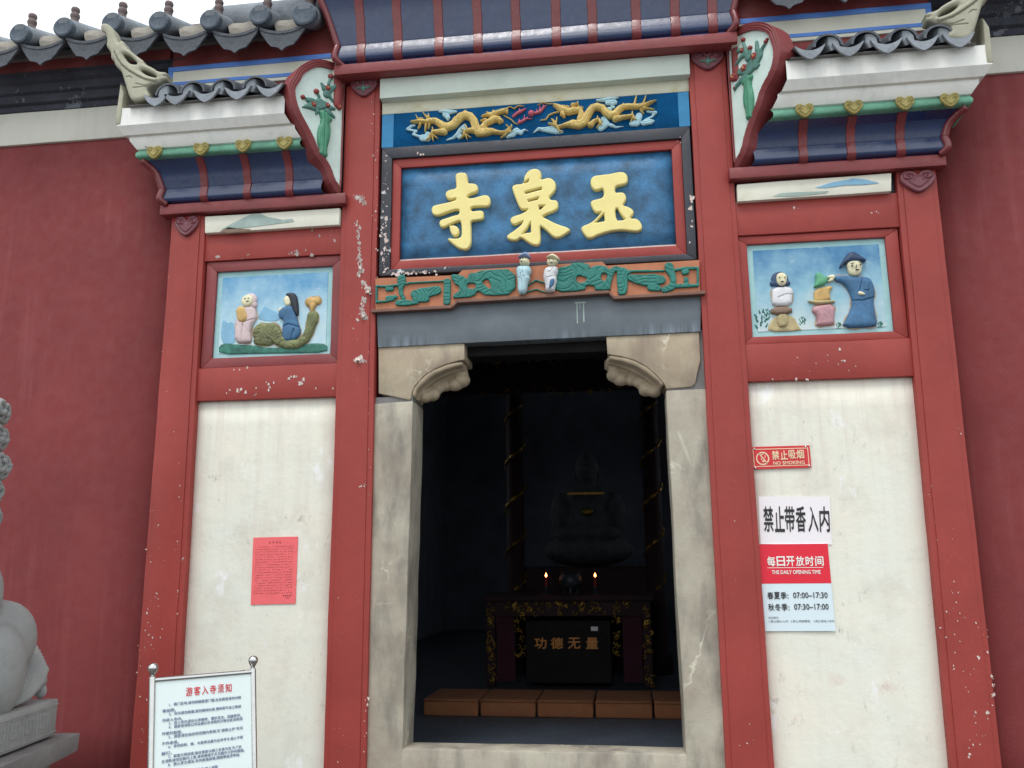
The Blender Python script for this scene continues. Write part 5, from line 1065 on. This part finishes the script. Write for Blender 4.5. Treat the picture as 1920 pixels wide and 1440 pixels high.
lettering('black_lettering', [(ch, .07+i*.095, .07+i*.095+.085, .555, .635) for i, ch in enumerate('春夏季')]+[(ch, .07+i*.095, .07+i*.095+.085, .688, .768) for i, ch in enumerate('秋冬季')]+[(':', .358, .372, .585, .63), (':', .358, .372, .718, .763), ('07:00–17:30', .44, .93, .56, .626), ('07:30–17:00', .44, .93, .692, .758)], c_, L1, m_ink, r_, .014)
lettering('small_lettering', [('安全提示:', .06, .21, .835, .862), ('1.禁止烟火入内', .06, .335, .875, .903), ('2.禁止燃放鞭炮', .375, .65, .875, .903), ('3.禁止香烛入寺内', .70, .99, .875, .903)], c_, L1, m_ink, r_, .0)
r_, c_ = sheet('red_paper_notice', 'creased pink-red paper notice of small dark characters on the left white wall', 'notice', [(475, 1008), (558.7, 1006), (553.9, 1131.7), (470, 1134)], .0485, .0025, m_pinkpaper)
rnd = random.Random(5); rows = []
for i in range(19):
    v = .135+i*.0385; u = .13 if i == 0 else .07
    while u < .915:
        if rnd.random() < .9:
            w_ = .021
            for _ in range(2): a = u+rnd.uniform(0, .010); b2 = v+rnd.uniform(0, .010); rows.append(bx(a, a+rnd.uniform(.006, .014), b2, b2+rnd.uniform(.003, .010)))
        u += .0315
for u in (.72, .76, .80, .845, .88): rows.append(bx(u, u+.022, .872, .887))
for u in (.78, .81, .84): rows.append(bx(u, u+.016, .908, .918))
print_shapes('small_print', rows, c_, L1, m_faintink, r_)
print_shapes('heading_marks', [bx(u+a, u+a+.018, .065+b2, .072+b2) for u in (.36, .44, .52, .59) for a, b2 in ((0, 0), (.018, .008), (.002, .016), (.014, .022))], c_, L1, m_faintink, r_)

# --- visitor notice on a steel stand, leaning back, turned a little to the right
ns = thing('notice_stand', 'steel-framed visitor rules notice on two ball-topped posts', 'notice stand', (-1.8, -1.9, 0))
TL, TR = Vector(W(286, 1269, -2.0)), Vector(W(474, 1254, -1.68)); TL.z = TR.z = (TL.z+TR.z)/2
ax = (TR-TL).normalized(); nrm = Vector((ax.y, -ax.x, 0)); dn = (Vector((0, 0, -1))+nrm*.165).normalized(); fnorm = ax.cross(dn)*-1
fnorm = fnorm if fnorm.y < 0 else -fnorm
for p in (TL, TR):
    bt = p+dn*(p.z/-dn.z)
    po = MB().tube([tuple(p), tuple(bt)], .0135, 14).build('post', m_steel, ns, smooth=.8)
    MB().lathe([(.001, -.004), (.009, 0), (.010, .012), (.014, .016), (.019, .026), (.0215, .037), (.019, .048), (.010, .056), (.001, .058)], tuple(p), 20).build('ball_finial', m_steel, po, smooth=True)
    MB().box(p.x-.16+dn.x*1.2, p.x+.16+dn.x*1.2, bt.y-.02, bt.y+.02, 0.0, .03).build('foot', m_steel, po, bevel=.006)
W0 = (TR-TL).length
def bp3(u, v, o=0.): return TL+ax*(u*W0)+dn*v+fnorm*o
HB = .86; t0 = .014
for (u0, v0, u1, v1) in ((0, t0, 1, t0), (0, t0+HB, 1, t0+HB)): MB().tube([tuple(bp3(u0, v0)), tuple(bp3(u1, v1))], .011, 12).build('cross_bar', m_steel, ns, smooth=.8)
e0, e1 = .028, .972
bc = [bp3(e0, t0+.008), bp3(e1, t0+.008), bp3(e1, t0+HB-.008), bp3(e0, t0+HB-.008)]
MB().prism([tuple(p+fnorm*.004) for p in bc], tuple(-fnorm*.012)).build('board', m_sheet, ns)
cc = [np.array(p+fnorm*.0055) for p in bc]; z3 = np.array([0, 0, 0.])
lettering('red_title', [(ch, .305+i*.083, .305+i*.083+.066, .040, .083) for i, ch in enumerate('游客入寺须知')], cc, z3, m_redink, ns, .012)
T = ['    1、佛门圣地,请勿踩踏殿堂门槛,在各殿堂请勿对佛', '像拍照。', '    2、寺内请勿吸烟,请勿随地吐痰,酒肉等不洁之物请', '勿带入寺内。', '    3、进入寺内请勿大声喧哗、攀折花木、践踏草坪。', '    4、请爱惜寺院公共设施以及寺院内文物古迹,如有损', '坏照价赔偿。', '    5、游客请在指定的范围内参观,写“游客止步”处均', '不作参观。', '    6、寺内的钟、板、木鱼等法器为全寺号令,游人不得', '敲打。', '    7、提倡文明进香,每位香客以燃三支香为宜,为了安', '全消防请勿在殿内上香,请将香插于天王殿外大炉内燃烧。', '    8、禁止男女朋友,寺内放逸纵情,拥抱等轻浮举动,', '批评。', '    9、请自觉遵守公共秩序,进入寺院']
V0 = [.148, .183, .206, .241, .263, .286, .322, .345, .381, .404, .440, .463, .487, .511, .540, .566]; lines = []
for tx, v in zip(T, [.107+(q-.148)*.78 for q in V0]):
    s = tx.strip(); u0 = .135 if tx[0] == ' ' else .07; n = sum(.5 if ord(c) < 128 else 1 for c in s); per = (.955-.135)/24.5
    lines.append((s, u0, min(.955, u0+n*per), v, v+.0165))
lettering('small_text', lines, cc, z3, m_greyink, ns, .004)

# ================================================================== STONE LION on its pedestal (only the rear flank is in the frame)
hd = math.radians(9.4); LY = np.array([-math.sin(hd), math.cos(hd), 0]); LXv = np.array([math.cos(hd), math.sin(hd), 0])
far = W(109, 1310, -.62)                                      # far right top corner of the plinth
def lw(a, b, c): return Vector(far+LXv*a+LY*b+np.array([0, 0, c]))  # a: right of the flank (+), b: towards the wall (+), c: above the plinth top
pd_ = thing('lion_pedestal', 'stepped stone pedestal with key-fret band under the stone lion', 'pedestal', tuple(lw(-.35, -.7, -far[2])))
def pblock(nm, a0, a1, b0, b1, c0, c1, mat, **k):
    return MB().prism([lw(a0, b0, c0), lw(a1, b0, c0), lw(a1, b1, c0), lw(a0, b1, c0)], (0, 0, c1-c0)).build(nm, mat, pd_, **k)
hz = float(far[2])
pl = pblock('plinth', -.72, 0, -1.35, 0, -.20, 0, m_lion, bevel=.012, cut=.12, jig=.004, smooth=.6)
pblock('slab', -.82, .10, -1.45, .10, -.315, -.215, m_slab, bevel=.016, cut=.12, jig=.007, smooth=.6)
pblock('waist', -.74, .0, -1.36, -.03, -hz+.12, -.315, m_slab, bevel=.05, cut=.12, jig=.008, smooth=.8)
pblock('base', -.88, .16, -1.5, .16, -hz, -hz+.12, m_slab, bevel=.02, cut=.2, jig=.006, smooth=.6)
fret = MB()
def fseg(b0, c0, b1, c1, w=.009):
    d = np.array([b1-b0, c1-c0]); L = np.hypot(*d); d = d/L; n = np.array([-d[1], d[0]])*w/2; pts = []
    for s, t in ((0, 1), (1, 1), (1, -1), (0, -1)): p = np.array([b0, c0])+d*L*s+n*t; pts.append(lw(.0, p[0], p[1]))
    fret.prism(pts, tuple(LXv*.006))
for kx in range(8):
    b0 = -.09-kx*.155
    for q in ((0, -.04, 0, -.165), (0, -.04, -.12, -.04), (-.12, -.04, -.12, -.135), (-.12, -.135, -.035, -.135), (-.035, -.135, -.035, -.07), (-.035, -.07, -.085, -.07), (-.085, -.07, -.085, -.11)): fseg(b0+q[0], q[1], b0+q[2], q[3])
fseg(0, -.028, -1.35, -.028); fseg(0, -.178, -1.35, -.178)
fret.build('key_fret', m_lion, pl)
lion = thing('stone_lion', 'seated grey stone guardian lion at the left edge, cropped by the frame', 'statue', tuple(lw(-.35, -.7, 0)))
mb = MB(); rotL = Matrix(((LXv[0], LY[0], 0), (LXv[1], LY[1], 0), (0, 0, 1)))
def el(a, b, c, r, sc=(1, 1, 1)): mb.ball(lw(a, b, c), r, 3, sc, rotL)
el(-.36, -.40, .33, .29, (1, .95, 1.1)); el(-.36, -.58, .62, .27, (.95, .9, 1.05)); el(-.36, -.74, .92, .26, (.95, .85, 1)); el(-.36, -.88, 1.12, .26, (1, .85, .9))
for sx in (-1, 1):
    el(-.36+sx*.15, -.31, .36, .225, (.8, .95, 1.0)); el(-.36+sx*.255, -.50, .21, .20, (.6, .95, 1.3)); el(-.36+sx*.24, -.58, .12, .13, (.8, 1.3, 1)); el(-.36+sx*.25, -.72, .065, .085, (1, 1.5, .8))
    for c, r in ((.1, .105), (.3, .105), (.5, .115), (.7, .13)): el(-.36+sx*.2, -1.0+.04*c, c, r, (1, 1, 1.4))
    el(-.36+sx*.2, -1.1, .06, .1, (1.05, 1.35, .7)); el(-.36+sx*.12, -1.26, 1.34, .1); el(-.36+sx*.2, -.98, 1.62, .08, (.6, .5, 1.1))
    for k in range(3): el(-.36+sx*(.15+.05*k), -1.22, .04, .035, (.9, 1.2, .9))
el(-.36, -.92, 1.38, .29, (1, 1, .98)); el(-.36, -1.20, 1.32, .17, (1.05, .8, .72)); el(-.36, -1.14, 1.20, .14, (1, .9, .7)); el(-.36, -1.34, 1.36, .06, (1.2, .7, .7)); el(-.36, -1.15, 1.50, .14, (1.25, .7, .5))
bd = mb.build('body', m_lion, lion, smooth=True); remesh(bd, .018, 3)
mb = MB()
def curl_knot(a, b, c, r, tw):                                # a snail-shell curl of the mane
    mb.ball(lw(a, b, c), r*.8, 2); o = lw(a, b, c); u, v = Vector(LY), Vector((0, 0, 1)); pts = []
    for k in range(16):
        t = k*.62; q = r*(1-k*.05); pts.append(tuple(o+Vector(LXv)*(r*.35+k*r*.035)+u*q*math.cos(t+tw)+v*q*math.sin(t+tw)))
    mb.tube(pts, [r*.24]*16, 7)
for row, c in enumerate((1.60, 1.46, 1.31, 1.17, 1.03, .90)):
    for k in range(7):
        b = -.50-.0*row-.10*k-(.05 if row % 2 else 0)-(.06 if c > 1.5 else 0)-(.06*(5-row) if row > 5 else 0); a = -.36+.27*math.sin(min(1.5, .35+k*.36)); curl_knot(a, b-.04*max(0, row-3), c, .068, row+k)
        curl_knot(-.72-a, b-.04*max(0, row-3), c, .068, row+k)
mn = mb.build('mane', m_lion, lion, smooth=True)
mb = MB()
for i in range(9):                                            # flame-like tail lying along the haunch
    k = i/8; mb.tube([tuple(lw(-.075-.012*i, -.40-.01*i, .015+.006*i)), tuple(lw(-0.05-.012*i, -.26+.012*i, .05+.014*i)), tuple(lw(-0.05-.012*i, -.13+.012*i, .11+.02*i)), tuple(lw(-0.07-.012*i, -.05+.006*i, .17+.016*i)), tuple(lw(-0.09-.012*i, -.02-.004*i, .185+.012*i)), tuple(lw(-0.10-.012*i, -.03-.01*i, .165+.012*i))], [.012, .021, .024, .024, .02, .008], 8)
for c, r in ((.05, .045), (.11, .04), (.155, .03)): mb.ball(lw(-.09, -.035, c), r, 2, (.8, .7, 1))
tl = mb.build('tail', m_lion, lion, smooth=True)

# ================================================================== THINGS IN THE HALL
FZ = .36
def at_floor(px, py, z):
    d = ray(px, py); return CAM+d*((z-CAM[2])/d[2])
cf = at_floor(950, 1345, FZ); Yc0 = float(cf[1])
xs = [WX(x, 1345, Yc0) for x in (791, 898, 1006, 1114, 1226, 1338)]
cus = None; hgt = WZ(950, 1312, Yc0)-FZ
labs = ['brown kneeling cushion at the left end of the row in the hall', 'brown kneeling cushion second from the left, before the altar side', 'brown kneeling cushion in the middle of the row before the donation text', 'brown kneeling cushion right of the middle one, before the altar', 'brown kneeling cushion at the right end, cut by the stone jamb']
for i in range(5):
    if cus is None:
        cus = thing('kneeling_cushion', labs[0], 'cushion', ((xs[0]+xs[1])/2, Yc0+.3, FZ), 'kneeling cushions in the hall'); wd = xs[1]-xs[0]-.022
        x0 = cus.location.x-wd/2; x1 = x0+wd
        MB().box(x0, x1, Yc0, Yc0+.62, FZ, FZ+hgt).build('pad', m_cushion, cus, cut=.1, jig=.006, bevel=.014, smooth=.9)
        MB().tube([(x0, Yc0-.004, FZ+hgt-.012), (x1, Yc0-.004, FZ+hgt-.012)], .007, 8).build('piping', m_cushion, cus, smooth=True)
    else:
        c = dup(cus, Vector(((xs[i]+xs[i+1])/2, Yc0+.3, FZ))); c['label'] = labs[i]
af = Yc0+1.75
alt = thing('altar_table', 'dark lacquered altar table with gilded carving and donation inscription', 'altar', (WX(1065, 1200, af), af+.4, FZ))
ax0, ax1 = WX(912, 1200, af), WX(1222, 1200, af); az = WZ(1060, 1116, af)
MB().box(ax0-.03, ax1+.03, af-.03, af+.85, az-.06, az).build('table_top', m_altar, alt, bevel=.01)
for a in (ax0, ax1-.09):
    for y in (af, af+.73): MB().box(a, a+.09, y, y+.09, FZ, az-.06).build('leg', m_altar, alt, bevel=.006)
MB().box(ax0+.09, ax1-.09, af+.02, af+.06, WZ(1060, 1155, af), az-.06).build('apron', m_altar, alt)
fx = (WX(985, 1200, af), WX(1145, 1200, af))
MB().box(fx[0], fx[1], af+.05, af+.4, FZ+.04, WZ(1060, 1165, af)).build('donation_box', m_dark, alt, bevel=.008)
for a, b in ((ax0+.1, fx[0]-.12), (fx[1]+.12, ax1-.1)): MB().box(a, b, af+.07, af+.1, FZ+.05, az-.2).build('cloth_panel', m_cloth_mag, alt, cut=.08, jig=.01)
rg = random.Random(11)
def gilt(x0, x1, z0, z1, Y, n, parent):
    st = []
    for _ in range(n):
        x, z = rg.uniform(x0, x1), rg.uniform(z0, z1); a = rg.random()*6.3; r = rg.uniform(.015, .035); L = []
        for k2 in range(6): L.append((x+r*math.cos(a)*(1-k2*.12), z+r*math.sin(a)*(1-k2*.12), .0045)); a += .9
        st.append(L)
    relief('gilded_carving', f_stroke(st), FRONT(Y), m_gilt, parent, h=.014, r=.004, edge=.4, step=.004)['kind'] = 'stuff'
zap0, zap1 = WZ(1060, 1153, af), WZ(1060, 1126, af)
gilt(WX(945, 1140, af), WX(1180, 1140, af), zap0, zap1, af+.018, 70, alt)
for a in (ax0, ax1-.09): gilt(a+.005, a+.085, FZ+.03, az-.08, af-.002, 34, alt)
gilt(fx[0]-.10, fx[0]-.02, FZ+.3, az-.22, af+.045, 18, alt); gilt(fx[1]+.02, fx[1]+.10, FZ+.3, az-.22, af+.045, 18, alt)
MB().tube([(WX(940, 1125, af), af+.012, zap1+.012), (WX(1185, 1125, af), af+.012, zap1+.012)], .006, 6).build('gilt_edge', m_gilt, alt)
dc = [np.array(W(x, y, af+.045)) for x, y in ((1000, 1190), (1124, 1190), (1124, 1222), (1000, 1222))]
lettering('gilt_lettering', [(ch, u, u+.18, .18, .82) for ch, u in zip('功德无量', (.02, .27, .53, .80))], dc, np.array([0, -.002, 0]), m_gilt_text, alt, .02)
MB().box(WX(1108, 1180, af+.04), WX(1121, 1180, af+.04), af+.042, af+.05, WZ(1112, 1183, af+.04), WZ(1112, 1175, af+.04)).build('paper_label', m_paper, alt)
for px, lb in ((1024, 'left lit candle on the altar'), (1116, 'right lit candle on the altar')):
    Yd = af+.3; x = WX(px, 1090, Yd); zf = WZ(px, 1080, Yd)
    cn = thing('candle', lb+' with a small orange flame', 'candle', (x, Yd, az), 'lit candles on the altar')
    MB().lathe([(.001, az+.001), (.05, az+.001), (.05, az+.012), (.012, az+.03), (.012, az+.06), (.03, az+.07), (.03, az+.08), (.001, az+.08)], (x, Yd, 0), 14).build('holder', m_bronze, cn, smooth=.8)
    MB().tube([(x, Yd, az+.08), (x, Yd, zf-.012)], .014, 10).build('wax_stick', m_candle, cn, smooth=.8)
    MB().lathe([(.001, zf-.012), (.009, zf-.004), (.012, zf+.004), (.008, zf+.018), (.001, zf+.034)], (x, Yd, 0), 10).build('flame', m_fire, cn, smooth=True)
# incense burner between the candles
bx_ = thing('incense_burner', 'dull bronze incense burner between the two candles', 'incense burner', (WX(1070, 1100, af+.2), af+.25, az))
c0 = (WX(1070, 1100, af+.25), af+.25, az)
MB().lathe([(.001, .05), (.05, .05), (.10, .08), (.125, .13), (.12, .18), (.10, .21), (.115, .235), (.10, .235), (.085, .2), (.001, .19)], c0, 20).build('bowl', m_bronze, bx_, smooth=.8)
for t in (.5, 2.6, 4.7): MB().tube([(c0[0]+.06*math.cos(t), c0[1]+.06*math.sin(t), az+.07), (c0[0]+.08*math.cos(t), c0[1]+.08*math.sin(t), az+.002)], [.02, .014], 8).build('foot', m_bronze, bx_, smooth=.8)
# seated statue, canopy and dragon columns deeper in
sy = af+1.9; sx_ = WX(1102, 950, sy); zh = WZ(1102, 890, sy)
st_ = thing('seated_statue', 'dim gilded statue seated behind the altar, barely visible', 'statue', (sx_, sy, FZ))
MB().box(sx_-.9, sx_+.9, sy-.5, sy+.6, FZ, zh-1.15).build('throne', m_altar, st_, bevel=.03)
mb = MB()
for dx, dy, dz_, r, sc in ((0, 0, -.95, .42, (1.35, 1, .5)), (0, .05, -.6, .34, (1, .75, 1.1)), (0, .05, -.32, .3, (1.15, .7, .7)), (-.34, -.02, -.5, .13, (1, 1, 2.2)), (.34, -.02, -.5, .13, (1, 1, 2.2)), (-.2, -.3, -.75, .11, (2, 1, .9)), (.2, -.3, -.75, .11, (2, 1, .9)), (0, .02, -.14, .11, (1, 1, 1.2))): mb.ball((sx_+dx, sy+dy, zh+dz_), r, 3, sc)
bd2 = mb.build('robed_body', m_robe_gilt, st_, smooth=True); remesh(bd2, .03, 2)
mb = MB(); mb.ball((sx_, sy, zh+.06), .17, 3, (.88, .95, 1.15)); mb.ball((sx_, sy+.02, zh+.24), .08, 2); mb.ball((sx_, sy-.17, zh+.04), .025, 2, (1, 1, 1.6))
for s_ in (-1, 1): mb.ball((sx_+s_*.15, sy, zh+.02), .05, 2, (.4, .7, 1.6))
hd2 = mb.build('head', m_robe_gilt, st_, smooth=True)
MB().box(WX(1064, 925, sy-.5), WX(1132, 925, sy-.5), sy-.5, sy-.48, WZ(1100, 927, sy-.5), WZ(1100, 923, sy-.5)).build('gilt_rail', m_gilt, st_)
MB().ball(tuple(W(1102, 960, sy-.45)), .055, 2, (1.3, .6, .8)).build('hand', m_gilt, st_, smooth=True)
for px, top, bot, lb in ((965, 640, 940, 'left carved column with gilded dragon in the dark hall'), (1218, 620, 860, 'right carved column with gilded dragon in the dark hall')):
    Yk = af+1.25; x = WX(px, 800, Yk)
    kk = thing('carved_column', lb, 'column', (x, Yk, FZ), 'dragon columns in the hall')
    MB().lathe([(.16, FZ), (.16, FZ+.2), (.11, FZ+.25), (.10, 4.2), (.10, 4.6)], (x, Yk, 0), 18).build('shaft', m_altar, kk, smooth=.8)
    hel = [(x+.115*math.sin(t*1.0), Yk-.115*math.cos(t*1.0), 1.3+t*.085) for t in np.linspace(0, 26, 110)]
    MB().tube(hel, [.014+.009*math.sin(i*1.7) for i in range(110)], 6).build('dragon_coil', m_gilt, kk, smooth=False)
vy = af-.6
va = thing('carved_valance', 'dark carved valance board hanging across the hall above the altar', 'valance', (XC, vy, 3.4))
MB().box(-1.9, .9, vy, vy+.06, WZ(1000, 735, vy), WZ(1000, 655, vy)).build('board', m_altar, va)
gilt(-1.5, .5, WZ(1000, 680, vy)-.02, WZ(1000, 660, vy), vy-.002, 50, va); gilt(-1.5, .5, WZ(1000, 740, vy)-.0, WZ(1000, 728, vy), vy-.002, 26, va)
